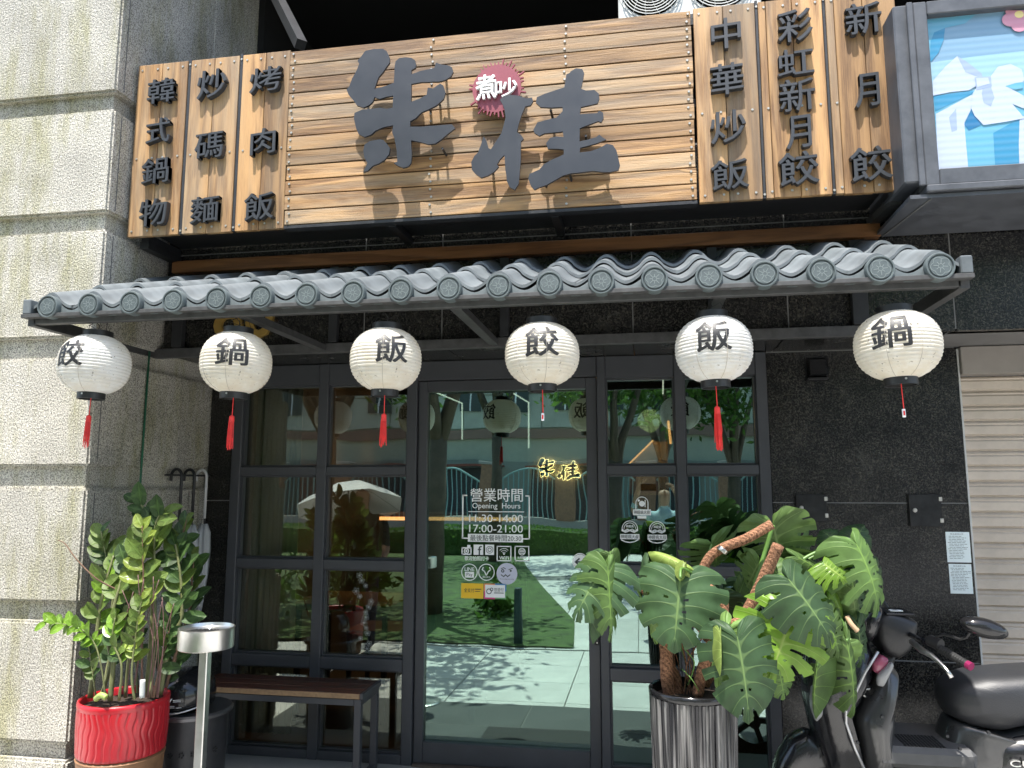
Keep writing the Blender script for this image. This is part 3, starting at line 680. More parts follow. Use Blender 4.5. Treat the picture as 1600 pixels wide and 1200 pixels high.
ZHU = [(225,105),(290,90),(375,88),(405,110),(428,160),(430,205),(400,245),(370,290),(335,330),(315,385),(300,430),(360,415),(465,378),(472,240),(480,195),(510,168),(560,160),(615,165),(645,185),(655,225),(650,250),(615,270),(615,305),(700,275),(810,252),(825,205),(870,222),(925,228),(960,245),(972,285),(950,325),(900,355),(850,368),(800,368),(700,372),(615,388),(612,540),(680,515),(745,480),(755,420),(800,425),(860,385),(885,400),(905,460),(890,515),(830,570),(760,605),(700,630),(650,680),(605,705),(603,752),(700,752),(830,742),(960,732),(988,765),(935,805),(870,860),(820,895),(760,903),(700,885),(612,868),(618,1000),(612,1060),(590,1090),(545,1102),(500,1085),(465,1062),(495,1050),(490,960),(470,850),(450,800),(460,740),(380,755),(310,785),(270,820),(215,840),(165,815),(145,770),(125,680),(130,635),(200,605),(280,600),(350,590),(400,600),(455,590),(460,488),(400,498),(345,515),(300,500),(285,540),(250,570),(205,590),(150,570),(115,520),(80,480),(62,435),(85,410),(110,340),(150,270),(170,215),(155,190),(190,150),(215,115)]
DOT = [(215,905),(260,875),(340,860),(375,865),(400,890),(432,935),(425,985),(390,1030),(340,1065),(285,1085),(240,1130),(205,1138),(240,1065),(212,1010),(205,960)]
GUI1 = [(318,395),(350,370),(400,355),(470,362),(535,385),(580,378),(590,405),(570,440),(525,450),(495,520),(470,600),(458,660),(490,680),(512,715),(490,735),(488,900),(480,1000),(472,1080),(440,1130),(400,1110),(375,1060),(362,960),(355,845),(320,880),(295,925),(310,940),(270,985),(220,1015),(165,1032),(120,1000),(90,965),(85,905),(110,855),(140,825),(165,760),(185,695),(205,720),(225,790),(245,800),(290,730),(330,670),(350,600),(365,540),(355,470),(340,430)]
GUI2 = [(895,165),(940,138),(990,145),(1005,175),(995,240),(980,305),(1020,320),(1090,315),(1125,345),(1130,385),(1115,425),(1050,440),(980,455),(970,515),(1040,510),(1110,505),(1130,485),(1160,500),(1165,545),(1145,580),(1120,570),(1040,600),(970,628),(968,735),(1040,720),(1105,700),(1130,680),(1160,705),(1185,720),(1110,750),(1040,770),(972,788),(970,825),(1060,815),(1140,785),(1190,755),(1240,765),(1270,810),(1285,870),(1298,930),(1285,970),(1220,985),(1150,985),(1080,975),(1000,985),(900,995),(830,1015),(770,1050),(700,1090),(640,1110),(600,1130),(570,1095),(550,1040),(560,1000),(640,965),(680,920),(740,885),(800,860),(840,840),(838,800),(780,795),(710,795),(695,750),(730,705),(780,695),(838,700),(832,655),(760,662),(680,670),(640,690),(600,665),(592,640),(625,580),(700,560),(780,540),(830,490),(828,455),(740,460),(650,455),(612,420),(620,375),(690,345),(780,315),(843,295),(860,190),(890,175)]
YL = YB-.085
def brush(polys, label):
    b = BM()
    for pts, ox, oy, s in polys: prism(b, rough(outline(pts, ox, oy, s, YL)), YL, YL+.012)
    o = finish(b, 'brush_character', M_BRUSH, board); o['label'] = label
    # back flange, a little smaller, gives the dark edge
    return o
S1, S2 = 200/1091, 260/1357
zhu = brush([(ZHU, 530, 60, S1), (DOT, 530, 60, S1)], 'left grey brush character with a leaf shaped dot')
gui = brush([(GUI1, 720, 80, S2), (GUI2, 720, 80, S2)], 'right grey brush character')
for par, pts in ((zhu, [(565,150),(583,230),(590,300-60),(620,130),(625,230),(690,110),(672,200),(665,160),(680,150),(690,240-10)]), (gui, [(765,260),(800,170),(800,270),(860,170),(890,130),(880,200),(868,215),(915,210),(890,270),(945,250),(850,280)])):
    b = BM()
    for px_, py_ in pts:
        p = at(px_, py_, YL); tube(b, [(p.x, YL+.0125, p.z), (p.x, YB+.003, p.z)], .006, 6)
    finish(b, 'standoff_rod', M_STEEL, par)
# red sunburst
c = at(776, 138, YB-.04); R = at(776+39, 138, YB-.04).x-c.x
pts = []; random.seed(11); N = 44
for k in range(N):
    a = 2*PI*k/N; da = 2*PI/N
    pts.append((c.x+R*math.cos(a)*random.uniform(.96,1.0), c.z+R*math.sin(a)*random.uniform(.96,1.0)))
    if random.random() < .82:
        L_ = random.uniform(1.08, 1.27); aa = a+da*random.uniform(.35,.6)
        pts.append((c.x+R*math.cos(a+da*.28), c.z+R*math.sin(a+da*.28)))
        pts.append((c.x+R*L_*math.cos(aa-.02), c.z+R*L_*math.sin(aa-.02))); pts.append((c.x+R*L_*math.cos(aa+.02), c.z+R*L_*math.sin(aa+.02)))
        pts.append((c.x+R*math.cos(a+da*.7), c.z+R*math.sin(a+da*.7)))
b = BM(); prism(b, pts, YB-.04, YB-.03); sb = finish(b, 'sunburst_disc', mat('maroon_paint', (.235,.045,.065), .45, var=.1), board)
b = BM(); ptext(b, '煮', (743,116,775,154), YB-.058, thick=.012, offset=.03, slant=.06); ptext(b, '吵', (773,122,808,150), YB-.058, thick=.012, offset=.03, slant=.1)
finish(b, 'white_characters', mat('white_acrylic', (.85,.85,.83), .35), sb)
b = BM(); 
for dx in (-.05, .05): tube(b, [(c.x+dx, YB-.0295, c.z), (c.x+dx, YB+.003, c.z)], .006, 6)
finish(b, 'standoff_rod', M_STEEL, sb)

# ------------------------------------------------------------------ stained wooden beam on the fascia
o = bx('wooden_beam', M_BEAM, None, -2.517, 1.121, -.56, -.512, 2.752, 2.818, .003)
tag(o, 'long brown stained timber beam fixed above the tiled awning', 'beam')

# ================================================================== TILED AWNING
aw = thing('tiled_awning', 'grey glazed tile awning on a black steel frame above the lanterns', 'awning', (-.74, -.52, 2.35))
P_ = .1973; X0 = -2.505; NC = 19
EY, EZ = -1.375, 2.375; TY, TZ = -.545, 2.70
sl_ = (TZ-EZ)/(TY-EY); rows_n = 3; ln = (TY-EY)/rows_n
def prof(u):       # S profile: round crest on the disc line, wide valley between
    c_ = math.cos(2*PI*u)
    return .024*(c_ if c_ < 0 else c_**.8 if c_ > 0 else 0)+(.013 if c_ > 0 else 0)*c_
def tile_mesh(y0, y1, lift):
    b = BM(); nU, nV = 16, 3; top = []
    for j in range(nV+1):
        v = j/nV; y = y0+(y1-y0)*v; zb = (y-EY)*sl_
        top.append([b.verts.new(((i/nU-.52)*P_*1.03, y-EY, zb+prof(i/nU-.5)+lift*(1-v)+.004*math.sin(0))) for i in range(nU+1)])
    bot = [b.verts.new(v.co+Vector((0,0,-.013))) for v in top[0]]
    for j in range(nV):
        for i in range(nU): b.faces.new((top[j][i], top[j][i+1], top[j+1][i+1], top[j+1][i]))
    for i in range(nU): b.faces.new((top[0][i+1], top[0][i], bot[i], bot[i+1]))
    for f in b.faces: f.smooth = True
    me = bpy.data.meshes.new('roof_tile'); b.to_mesh(me); b.free(); me.materials.append(M_TILE)
    try: me.set_sharp_from_angle(angle=.8)
    except Exception: pass
    return me
meshes = [tile_mesh(EY+ln*r-.012, EY+ln*(r+1)+.03, .022) for r in range(rows_n)]
for r in range(rows_n):
    for k in range(NC):
        o = link(bpy.data.objects.new('roof_tile', meshes[r])); o.parent = aw
        o.location = Vector((X0+k*P_+random.uniform(-.002,.002), EY+random.uniform(-.004,.004), EZ+random.uniform(-.002,.002)))-aw.location
        o.rotation_euler = (0, 0, random.uniform(-.008,.008))
# eave apron between the discs and the discs with flower relief
b = BM(); nU = 12
ft = [b.verts.new((( i/nU)*P_, -.010, prof(i/nU)+.010-.013)) for i in range(nU+1)]
fb = [b.verts.new((( i/nU)*P_, -.014, -.052+(.006*math.cos(2*PI*i/nU)))) for i in range(nU+1)]
for i in range(nU): b.faces.new((fb[i], fb[i+1], ft[i+1], ft[i]))
rt = [b.verts.new(v.co+Vector((0,.012,0))) for v in fb]
for i in range(nU): b.faces.new((rt[i], rt[i+1], fb[i+1], fb[i]))
apm = bpy.data.meshes.new('tile_apron'); b.to_mesh(apm); b.free(); apm.materials.append(mat('apron_grey', (.10,.12,.125), .5, var=.3, vscale=25))
b = BM(); lathe(b, [(0,-.030),(.036,-.030),(.038,-.026),(.041,-.026),(.043,-.032),(.047,-.032),(.050,-.027),(.050,.02)], (0,0,0), 28, axis='Y'); dm = bpy.data.meshes.new('tile_disc'); 
for f in b.faces: f.smooth = True
bmesh.ops.recalc_face_normals(b, faces=b.faces[:]); b.to_mesh(dm); b.free(); dm.materials.append(M_DISC)
try: dm.set_sharp_from_angle(angle=.6)
except Exception: pass
b = BM()
def ln2(p, q, w_, y=-.0312):
    p, q = Vector((p[0],y,p[1])), Vector((q[0],y,q[1])); d = (q-p).normalized(); s = Vector((-d.z,0,d.x))*w_/2
    b.faces.new([b.verts.new(v) for v in (p+s, q+s, q-s, p-s)])
for q in range(8):
    a = q*PI/4+.2; r0, r1 = .009, .024 if q % 2 else .018
    ln2((r0*math.cos(a), r0*math.sin(a)), (r1*math.cos(a), r1*math.sin(a)), .0022)
for q in range(12):
    a, c2 = q*PI/6, (q+1)*PI/6; ln2((.008*math.cos(a), .008*math.sin(a)), (.008*math.cos(c2), .008*math.sin(c2)), .0018, -.0314)
for q in range(5):
    for h_ in range(6):
        a = q*2*PI/5+h_*2*PI/30; c2 = a+2*PI/30; ra = .026+.008*math.sin(PI*h_/6); rb = .026+.008*math.sin(PI*(h_+1)/6)
        ln2((ra*math.cos(a), ra*math.sin(a)), (rb*math.cos(c2), rb*math.sin(c2)), .0014, -.0316)
em = bpy.data.meshes.new('flower_relief'); b.to_mesh(em); b.free(); em.materials.append(M_DISCL)
for k in range(NC):
    o = link(bpy.data.objects.new('tile_disc', dm)); o.parent = aw; o.location = Vector((X0+k*P_, EY-.008, EZ-.012))-aw.location
    o.rotation_euler = (0, random.uniform(0, 6), 0)
    e = link(bpy.data.objects.new('flower_relief', em)); e.parent = o
    if k < NC-1:
        o = link(bpy.data.objects.new('tile_apron', apm)); o.parent = aw; o.location = Vector((X0+k*P_, EY-.004, EZ))-aw.location
# steel frame
AX0, AX1 = -2.635, 1.155
bx('eave_beam', M_DUSTY, aw, AX0+.03, AX1-.03, -1.37, -1.335, 2.297, 2.335, .002)
bx('eave_beam', M_DUSTY, aw, AX0, AX1, -1.41, -1.372, 2.318, 2.334, .001)
bx('wall_rail', M_DUSTY, aw, AX0+.03, AX1-.03, -.55, -.513, 2.285, 2.335, .002)
for x in (AX0, AX1-.04):
    bx('end_cap', M_TILE, aw, x, x+.04, -1.405, -1.36, 2.335, 2.40, .004)
    b = BM(); bar(b, (x+.02, -1.37, 2.315), (x+.02, -.52, 2.315), .035, .05); finish(b, 'side_arm', M_DUSTY, aw)
    b = BM(); bar(b, (x+.02, -1.36, 2.36), (x+.02, -.52, 2.69), .03, .035); finish(b, 'rafter', M_STEEL, aw)
for x in (-1.63, -.72, .30):
    b = BM(); bar(b, (x, -1.34, 2.31), (x, -.555, 2.31), .045, .03); finish(b, 'cross_arm', M_DUSTY, aw)
    bx('bracket_post', M_STEEL, aw, x+.03, x+.075, -.55, -.513, 2.34, 2.745, .002)
    b = BM(); bar(b, (x, -1.34, 2.36), (x, -.52, 2.67), .03, .03); finish(b, 'rafter', M_STEEL, aw)
bx('bracket_post', M_STEEL, aw, -2.50, -2.44, -.55, -.513, 2.34, 2.745, .002)
bx('bracket_post', M_STEEL, aw, .98, 1.05, -.55, -.513, 2.34, 2.745, .002)
b = BM()
vs = [b.verts.new(p) for p in ((AX0+.05,-1.36,2.345),(AX1-.05,-1.36,2.345),(AX1-.05,-.52,2.672),(AX0+.05,-.52,2.672))]; b.faces.new(vs)
vs = [b.verts.new(v.co+Vector((0,0,.006))) for v in vs]; b.faces.new(vs); finish(b, 'underside_board', M_STEEL, aw)

# ------------------------------------------------------------------ gold house number
b = BM(); p0, p1 = at(333,530,-.53), at(428,490,-.53)
put_text(b, '80', p0.x, p1.x, p0.z, p0.z+.26, -.535, thick=.02, offset=.03)
tag(finish(b, 'house_number', mat('gold_paint', (.42,.27,.07), .35, metal=.5)), 'gold number 80 on the black fascia, half hidden behind the awning eave', 'number')

# ================================================================== LANTERNS
def paper_mat(name, col, estr=.0):
    m = bpy.data.materials.new(name); m.use_nodes = True; t = m.node_tree; L = t.links.new; b = t.nodes['Principled BSDF']
    tc = nn(t, 'ShaderNodeTexCoord'); n = nn(t, 'ShaderNodeTexNoise', i_Scale=9.0, i_Detail=6.0, i_Roughness=.7); L(tc.outputs['Object'], n.inputs['Vector'])
    r = nn(t, 'ShaderNodeValToRGB'); e = r.color_ramp.elements; e[0].position = .3; e[0].color = (col[0]*.88, col[1]*.83, col[2]*.75, 1); e[1].position = .55; e[1].color = (*col, 1); L(n.outputs[0], r.inputs[0])
    n2 = nn(t, 'ShaderNodeTexNoise', i_Scale=70.0, i_Detail=2.0); L(tc.outputs['Object'], n2.inputs['Vector'])
    sp = nn(t, 'ShaderNodeMapRange'); sp.inputs[1].default_value = .66; sp.inputs[2].default_value = .74; sp.inputs[4].default_value = .7; L(n2.outputs[0], sp.inputs[0])
    mx = nn(t, 'ShaderNodeMix', data_type='RGBA'); L(sp.outputs[0], mx.inputs[0]); L(r.outputs[0], mx.inputs[6]); mx.inputs[7].default_value = (.2,.15,.1,1)
    L(mx.outputs[2], b.inputs['Base Color']); b.inputs['Roughness'].default_value = .7
    ts = nn(t, 'ShaderNodeBsdfTranslucent'); L(mx.outputs[2], ts.inputs[0])
    ms = nn(t, 'ShaderNodeMixShader'); ms.inputs[0].default_value = .45; L(b.outputs[0], ms.inputs[1]); L(ts.outputs[0], ms.inputs[2]); L(ms.outputs[0], t.nodes['Material Output'].inputs[0])
    return m
M_PAPER_C = paper_mat('lantern_paper_cream', (.92,.88,.79)); M_PAPER_W = paper_mat('lantern_paper_white', (.92,.91,.88))
M_RED = mat('tassel_red', (.75,.035,.03), .6, var=.25, vscale=40)
M_INKB = mat('brush_ink', (.012,.012,.013), .5)
R_ = math.radians
def lantern(label, px, py, wpx, hpx, front, back, ang, paper, kind, y=-1.29, tpy=0):
    c = at(px, py, y); R = (at(px+wpx/2, py, y)-at(px-wpx/2, py, y)).length/2*math.cos(math.atan2(abs(c.x), y+4.2)); H = (at(px, py-hpx/2, y)-at(px, py+hpx/2, y)).length/2*1.03
    t = thing('paper_lantern', label, 'lantern', c, 'round paper lanterns hanging under the tiled awning')
    n = 19; prof_ = []
    def rad(z):        # superellipse profile, blunt at the collars
        q = min(1, abs(z)/(H*1.06)); return R*(1-q**2.35)**(1/2.1)
    for i in range(n):
        z0, z1 = -H+2*H*i/n, -H+2*H*(i+1)/n
        for k in range(4):
            f = k/4; z = z0+(z1-z0)*f
            prof_.append((rad(z)*(1-.0)-.004*(1-math.sin(PI*f)), z))
    prof_.append((rad(H)-.004, H))
    b = BM(); lathe(b, prof_, (0,0,0), 40, cap=False)
    o = finish(b, 'paper_shade', paper, t, smooth=True, local=True)
    # thin vertical seams
    b = BM()
    for s in (-.55, .25, 2.2, 4.0):
        a = -PI/2+s; pts = [((rad(z)+.0006)*math.cos(a), (rad(z)+.0006)*math.sin(a), z) for z in [-H*.98+2*H*.98*i/18 for i in range(19)]]
        tube(b, pts, .0011, 4)
    tag(finish(b, 'seam', mat('seam_thread', (.55,.5,.42), .7), t, local=True), kind='stuff')
    rt_, rb = rad(H*.985)*1.0, rad(-H*.985)*.92
    b = BM(); lathe(b, [(rt_*.93,H-.012),(rt_,H-.012),(rt_,H+.022),(rt_*.93,H+.022),(rt_*.93,H-.012)], (0,0,0), 32); tube(b, [(-rt_,0,H+.014),(rt_,0,H+.014)], .003, 5)
    cap = finish(b, 'top_collar', M_BLACKPL, t, smooth=.6, local=True)
    b = BM(); lathe(b, [(rb*.9,-H-.026),(rb,-H-.026),(rb,-H+.008),(rb*.9,-H+.008),(rb*.9,-H-.026)], (0,0,0), 32); tube(b, [(-rb,0,-H-.012),(rb,0,-H-.012)], .003, 5)
    cb = finish(b, 'bottom_collar', M_BLACKPL, t, smooth=.6, local=True)
    b = BM(); lathe(b, [(.004, -rb-.002),(.004, -rb+.004)], (0,0,-H-.008), 8, axis='Y'); finish(b, 'rivet', M_CHROME, cb, local=True)
    # wires up to the eave beam
    b = BM(); zt = 2.285-c.z
    tube(b, [(-rt_*.95,0,H+.018),(-rt_*.7,-.003,H+.05),(0,0,min(zt-.01,H+.075))], .0013, 4); tube(b, [(rt_*.95,0,H+.018),(rt_*.6,.004,H+.06),(0,0,min(zt-.01,H+.075))], .0013, 4)
    yt = -1.35-c.y
    tube(b, [(0,0,H+.014),(0.002,0,H+.05),(0,yt*.4,max(zt-.02,H+.06)),(0,yt,zt+.0)], .002, 5); finish(b, 'hanging_wire', M_STEEL, t, local=True)
    # characters painted on the curved paper
    for ch, a0 in ((front, ang), (back, ang+PI+.15)):
        b = BM()
        tb = BM(); put_text(tb, ch, -.5, .5, -.5, .5, 0, thick=0, offset=.028, slant=.05)
        bmesh.ops.triangulate(tb, faces=tb.faces[:])
        for it in range(3):
            es = [e for e in tb.edges if e.calc_length() > .07]
            if es: bmesh.ops.subdivide_edges(tb, edges=es, cuts=1); bmesh.ops.triangulate(tb, faces=tb.faces[:])
        sz = R*.86; M_ = {}
        for v in tb.verts:
            lay = v.co.y
            u, vv = v.co.x*sz*1.05, v.co.z*sz*.93+H*.22
            rr = rad(vv)+.0012-lay*2; a = -PI/2+a0+u/R*1.02
            M_[v] = b.verts.new((rr*math.cos(a), rr*math.sin(a), vv))
        for f in tb.faces: b.faces.new([M_[v] for v in f.verts])
        tb.free()
        finish(b, 'painted_character', M_INKB, t, local=True)
    zb = -H-.026
    t.rotation_euler = (R_(random.uniform(-2.5,2.5)), R_(random.uniform(-2,2)), 0)
    L1 = (at(px, py+hpx/2, y)-at(px, tpy, y)).length
    if kind == 'tassel':
        b = BM(); tube(b, [(0,0,-H+.0),(.001,0,zb-.075)], .0018, 5); finish(b, 'cord', M_RED, t, local=True)
        b = BM(); lathe(b, [(.003,zb-.068),(.010,zb-.074),(.011,zb-.09),(.0105,zb-.098)], (0,0,0), 10)
        for k in range(26):
            a = k*2.4; r_ = .0105*math.sqrt((k+.5)/26); l = L1*random.uniform(.86,1.0)
            tube(b, [(r_*math.cos(a),r_*math.sin(a),zb-.095),(r_*1.2*math.cos(a)+random.uniform(-.002,.002),r_*1.3*math.sin(a),zb-.16),(r_*math.cos(a)*1.1+random.uniform(-.006,.004),r_*math.sin(a),-H-l)], .0014, 4)
        finish(b, 'tassel', M_RED, t, local=True)
    else:
        b = BM(); tube(b, [(0,0,-H),(.001,0,zb-.085)], .0018, 5); finish(b, 'cord', M_RED, t, local=True)
        b = BM(); box(b, -.0055, .0055, -.0035, .0035, zb-.115, zb-.085, .001); finish(b, 'cord_tag', M_WHITE, t, local=True)
        b = BM(); box(b, -.003, .003, -.0048, -.0037, zb-.108, zb-.092); finish(b, 'tag_print', M_RED, t, local=True)
    return t
lantern('leftmost white paper lantern, before the stone pillar, its character turned left', 148, 570, 119, 86, '餃', '鍋', R_(-6), M_PAPER_W, 'tassel', tpy=699)
lantern('cream paper lantern under the gold house number, second from the left', 369, 567, 115, 90, '鍋', '飯', R_(22), M_PAPER_C, 'tassel', tpy=702)
lantern('cream paper lantern left of the door, its black character turned slightly right', 603, 562, 113, 92, '飯', '餃', R_(28), M_PAPER_C, 'tassel', tpy=698)
lantern('cream paper lantern above the glass door with a short red cord and small tag', 847, 554, 117, 92, '餃', '飯', R_(7), M_PAPER_C, 'tag', tpy=640)
lantern('white paper lantern over the right window with a long red tassel', 1115, 546, 123, 96, '飯', '餃', R_(-5), M_PAPER_W, 'tassel', tpy=705)
lantern('rightmost and largest cream paper lantern, by the black granite wall', 1402, 540, 143, 100, '鍋', '飯', R_(-25), M_PAPER_C, 'tag', tpy=640)

# ================================================================== LIGHT BOX on the right
lb = thing('light_box', 'grey framed illuminated poster box showing a blue gift with a white bow', 'sign', (2.2, -.9, 2.9))
M_LB = mat('box_frame_grey', (.075,.08,.09), .45, var=.35, vscale=10)
YF, YP = -1.02, -.985
gx0 = at(1463,268,YP).x; gz0 = at(1463,268,YP).z; gz1 = at(1446,30,YP).z; gx1 = gx0+2.2
fx0 = gx0-.055; fz0 = gz0-.07; fz1 = gz1+.06
bx('frame_bar', M_LB, lb, fx0, gx0-.001, YF, -.93, fz0, fz1, .004)
bx('frame_bar', M_LB, lb, gx1+.001, gx1+.06, YF, -.93, fz0, fz1, .004)
bx('frame_bar', M_LB, lb, gx0, gx1, YF, -.93, fz0, gz0-.001, .004)
bx('frame_bar', M_LB, lb, gx0, gx1, YF, -.93, gz1+.001, fz1, .004)
def quadprism(name, m, parent, a, c):
    b = BM(); loft(b, [a, c]); return finish(b, name, m, parent)
bx('side_cheek', M_LB, lb, fx0-.075, fx0-.001, YF+.012, -.52, fz0+.02, fz1-.0, .006)
bx('side_bead', M_LB, lb, fx0-.025, fx0-.002, YF-.006, YF+.01, fz0, fz1, .003)
bx('bottom_bead', M_LB, lb, fx0, gx1+.06, YF-.012, -.935, fz0-.03, fz0-.001, .004)
b = BM(); loft(b, [[(fx0-.06,YF+.01,fz0-.050),(fx0-.06,YF+.01,fz0-.034),(fx0-.06,-.525,fz0-.034),(fx0-.06,-.525,fz0-.05)], [(gx1,YF+.01,fz0-.050),(gx1,YF+.01,fz0-.034),(gx1,-.525,fz0-.034),(gx1,-.525,fz0-.05)]]); finish(b, 'underside_cowl', M_LB, lb)
bx('box_body', M_LB, lb, fx0+.002, gx1, -.925, -.52, fz0+.01, fz1-.01, .0)
b = BM(); bar(b, (fx0+.02, YF+.016, fz0-.052), (fx0-.03, -.53, fz0-.052), .006, .004); finish(b, 'sealant_seam', M_JOINT, lb)
# poster, flat print
def pm(name, c):
    m = mat(name, c, .35, bump=0); t = m.node_tree; b = t.nodes['Principled BSDF']
    if not b.inputs['Normal'].is_linked:
        tc = nn(t, 'ShaderNodeTexCoord'); wv = nn(t, 'ShaderNodeTexWave', i_Scale=11.0); wv.bands_direction = 'Z'; t.links.new(tc.outputs['Object'], wv.inputs['Vector'])
        bp = nn(t, 'ShaderNodeBump', i_Strength=.08, i_Distance=.004); t.links.new(wv.outputs['Color'], bp.inputs['Height']); t.links.new(bp.outputs[0], b.inputs['Normal'])
        mx = nn(t, 'ShaderNodeMix', data_type='RGBA'); mr = nn(t, 'ShaderNodeMath', operation='MULTIPLY'); mr.inputs[1].default_value = .04
        t.links.new(wv.outputs['Color'], mr.inputs[0]); t.links.new(mr.outputs[0], mx.inputs[0]); mx.inputs[6].default_value = (*c, 1); mx.inputs[7].default_value = (.75,.8,.85,1); t.links.new(mx.outputs[2], b.inputs['Base Color'])
    return m
P_BG, P_MID, P_LIGHT, P_BLUE, P_DEEP, P_RIB, P_RIBS, P_PINK, P_YEL = (pm('print_sky', (.17,.30,.42)), pm('print_pale', (.25,.42,.50)), pm('print_box_light', (.11,.33,.46)), pm('print_box_blue', (.035,.22,.38)), pm('print_box_deep', (.015,.14,.30)), pm('print_ribbon', (.40,.46,.58)), pm('print_ribbon_shade', (.27,.34,.48)), pm('print_pink', (.55,.24,.32)), pm('print_yellow', (.8,.65,.25)))
def pp(name, m, pts, lay, parent):
    from mathutils.geometry import tessellate_polygon
    y = YP-.0008*lay; b = BM(); q = [at(1400+x*.2833, z*.2833, YP) for x, z in pts]; v = [b.verts.new((p.x, y, p.z)) for p in q]
    for t3 in tessellate_polygon([[Vector((p.x, p.z, 0)) for p in q]]): b.faces.new([v[i] for i in t3])
    for f in b.faces:
        f.normal_update()
        if f.normal.y > 0: f.normal_flip()
    me = bpy.data.meshes.new(name); b.to_mesh(me); b.free()
    return fin_me(me, name, m, parent)
po = bx('poster', P_BG, lb, gx0-.004, gx1+.004, YP+.0005, YP+.006, gz0-.004, gz1+.004, 0)
pp('printed_panel', P_MID, [(190,345),(450,310),(1300,215),(1300,960),(225,960)], 1, po)
pp('printed_ribbon_curl', P_LIGHT, [(160,110),(440,80),(380,130),(270,155),(220,180),(200,250),(180,350)], 1.5, po)
pp('printed_ribbon_curl', P_BLUE, [(270,155),(262,220),(235,290),(185,350),(190,230),(210,180)], 2, po)
pp('printed_box', P_LIGHT, [(205,530),(420,500),(900,430),(1300,420),(1300,960),(228,960)], 2, po)
pp('printed_box_side', P_BLUE, [(535,735),(680,655),(1300,560),(1300,960),(548,960)], 3, po)
pp('printed_box_shadow', P_BLUE, [(205,530),(420,500),(425,515),(330,560),(215,615)], 3, po)
pp('printed_box_shadow', P_DEEP, [(375,690),(415,600),(470,690),(400,720)], 3.5, po)
pp('printed_ribbon', P_RIB, [(218,630),(330,570),(425,520),(410,610),(375,680),(385,800),(400,960),(230,960)], 4, po)
pp('printed_ribbon', P_RIB, [(680,650),(706,640),(820,640),(830,960),(680,960),(675,800)], 4, po)
pp('printed_ribbon_fold', P_RIBS, [(290,650),(330,600),(335,720),(305,730)], 4.5, po)
pp('printed_bow', P_RIB, [(200,450),(270,370),(335,312),(390,350),(470,410),(485,450),(400,500),(300,510),(202,530)], 5, po)
pp('printed_bow_fold', P_RIBS, [(335,312),(390,345),(470,408),(480,440),(430,420),(380,400)], 5.5, po)
pp('printed_bow', P_RIB, [(515,430),(560,370),(630,355),(690,385),(705,440),(690,470),(610,480),(720,540),(780,600),(700,600),(600,560),(500,520),(480,460)], 5, po)
pp('printed_bow_gap', P_LIGHT, [(600,478),(660,460),(700,455),(696,490),(650,498)], 5.6, po)
pp('printed_bow_tail', P_RIB, [(420,520),(470,440),(520,440),(530,520),(600,530),(706,655),(600,675),(480,693),(430,640),(412,600)], 6, po)
pp('printed_bow_fold', P_RIBS, [(480,460),(510,450),(540,540),(520,590),(480,570),(470,520)], 6.5, po)
pp('printed_knot', P_RIBS, [(430,430),(520,425),(525,480),(440,500)], 7, po)
pp('printed_knot', P_RIB, [(438,435),(505,432),(512,465),(445,485)], 7.5, po)
fc = (675, 100)
for k in range(5):
    a = k*2*PI/5+.3; cx, cy = fc[0]+52*math.cos(a), fc[1]+42*math.sin(a)
    pp('printed_petal', P_PINK, [(cx+46*math.cos(q*PI/6), max(cy+38*math.sin(q*PI/6), 62)) for q in range(12)], 7+k*.3, po)
pp('printed_stamens', P_YEL, [(fc[0]+26*math.cos(q*PI/6), max(85+20*math.sin(q*PI/6), 62)) for q in range(12)], 9, po)

# ------------------------------------------------------------------ air conditioner above the sign
ac = thing('air_conditioner', 'white outdoor air conditioner unit with two round fan grilles above the wooden sign', 'air conditioner', (.3, -.1, 3.9))
ax0, ax1 = at(966,10,-.35).x, at(1184,10,-.35).x; az0 = at(1075,22,-.35).z-.03
M_ACW = mat('ac_white', (.62,.62,.58), .5, var=.1)
bx('casing', M_ACW, ac, ax0, ax1+.02, -.349, .1, az0, az0+.62, .01)
gc = (ax1-ax0)/2
for k in range(2):
    cx = ax0+gc*(k+.5)-.005; cz = az0+.2
    b = BM(); lathe(b, [(gc*.46,-.352),(gc*.48,-.352),(gc*.48,-.35),(gc*.46,-.352)], (cx,0,cz), 36, axis='Y')
    for r_ in range(1, 11): 
        rr = gc*.46*r_/10.5; lathe(b, [(rr-.002,-.375),(rr+.002,-.375),(rr+.002,-.371),(rr-.002,-.371),(rr-.002,-.375)], (cx,0,cz), 28, axis='Y')
    for q in range(14):
        a = q*2*PI/14; tube(b, [(cx+.03*math.cos(a),-.368,cz+.03*math.sin(a)),(cx+gc*.3*math.cos(a+.35),-.37,cz+gc*.3*math.sin(a+.35)),(cx+gc*.46*math.cos(a+.5),-.36,cz+gc*.46*math.sin(a+.5))], .002, 4)
    finish(b, 'fan_grille', M_ACW, ac)
    b = BM(); lathe(b, [(gc*.44,-.3505),(0.0,-.3505)], (cx,0,cz), 28, axis='Y'); finish(b, 'fan_opening', M_BLACKPL, ac)
bx('support_rail', M_STEEL, ac, ax0-.05, ax1+.07, -.4, .1, az0-.05, az0-.001, .003)
for x in (ax0+.05, ax1-.1): bx('support_leg', M_STEEL, ac, x, x+.05, -.3, -.25, 3.292, az0-.051, .003)

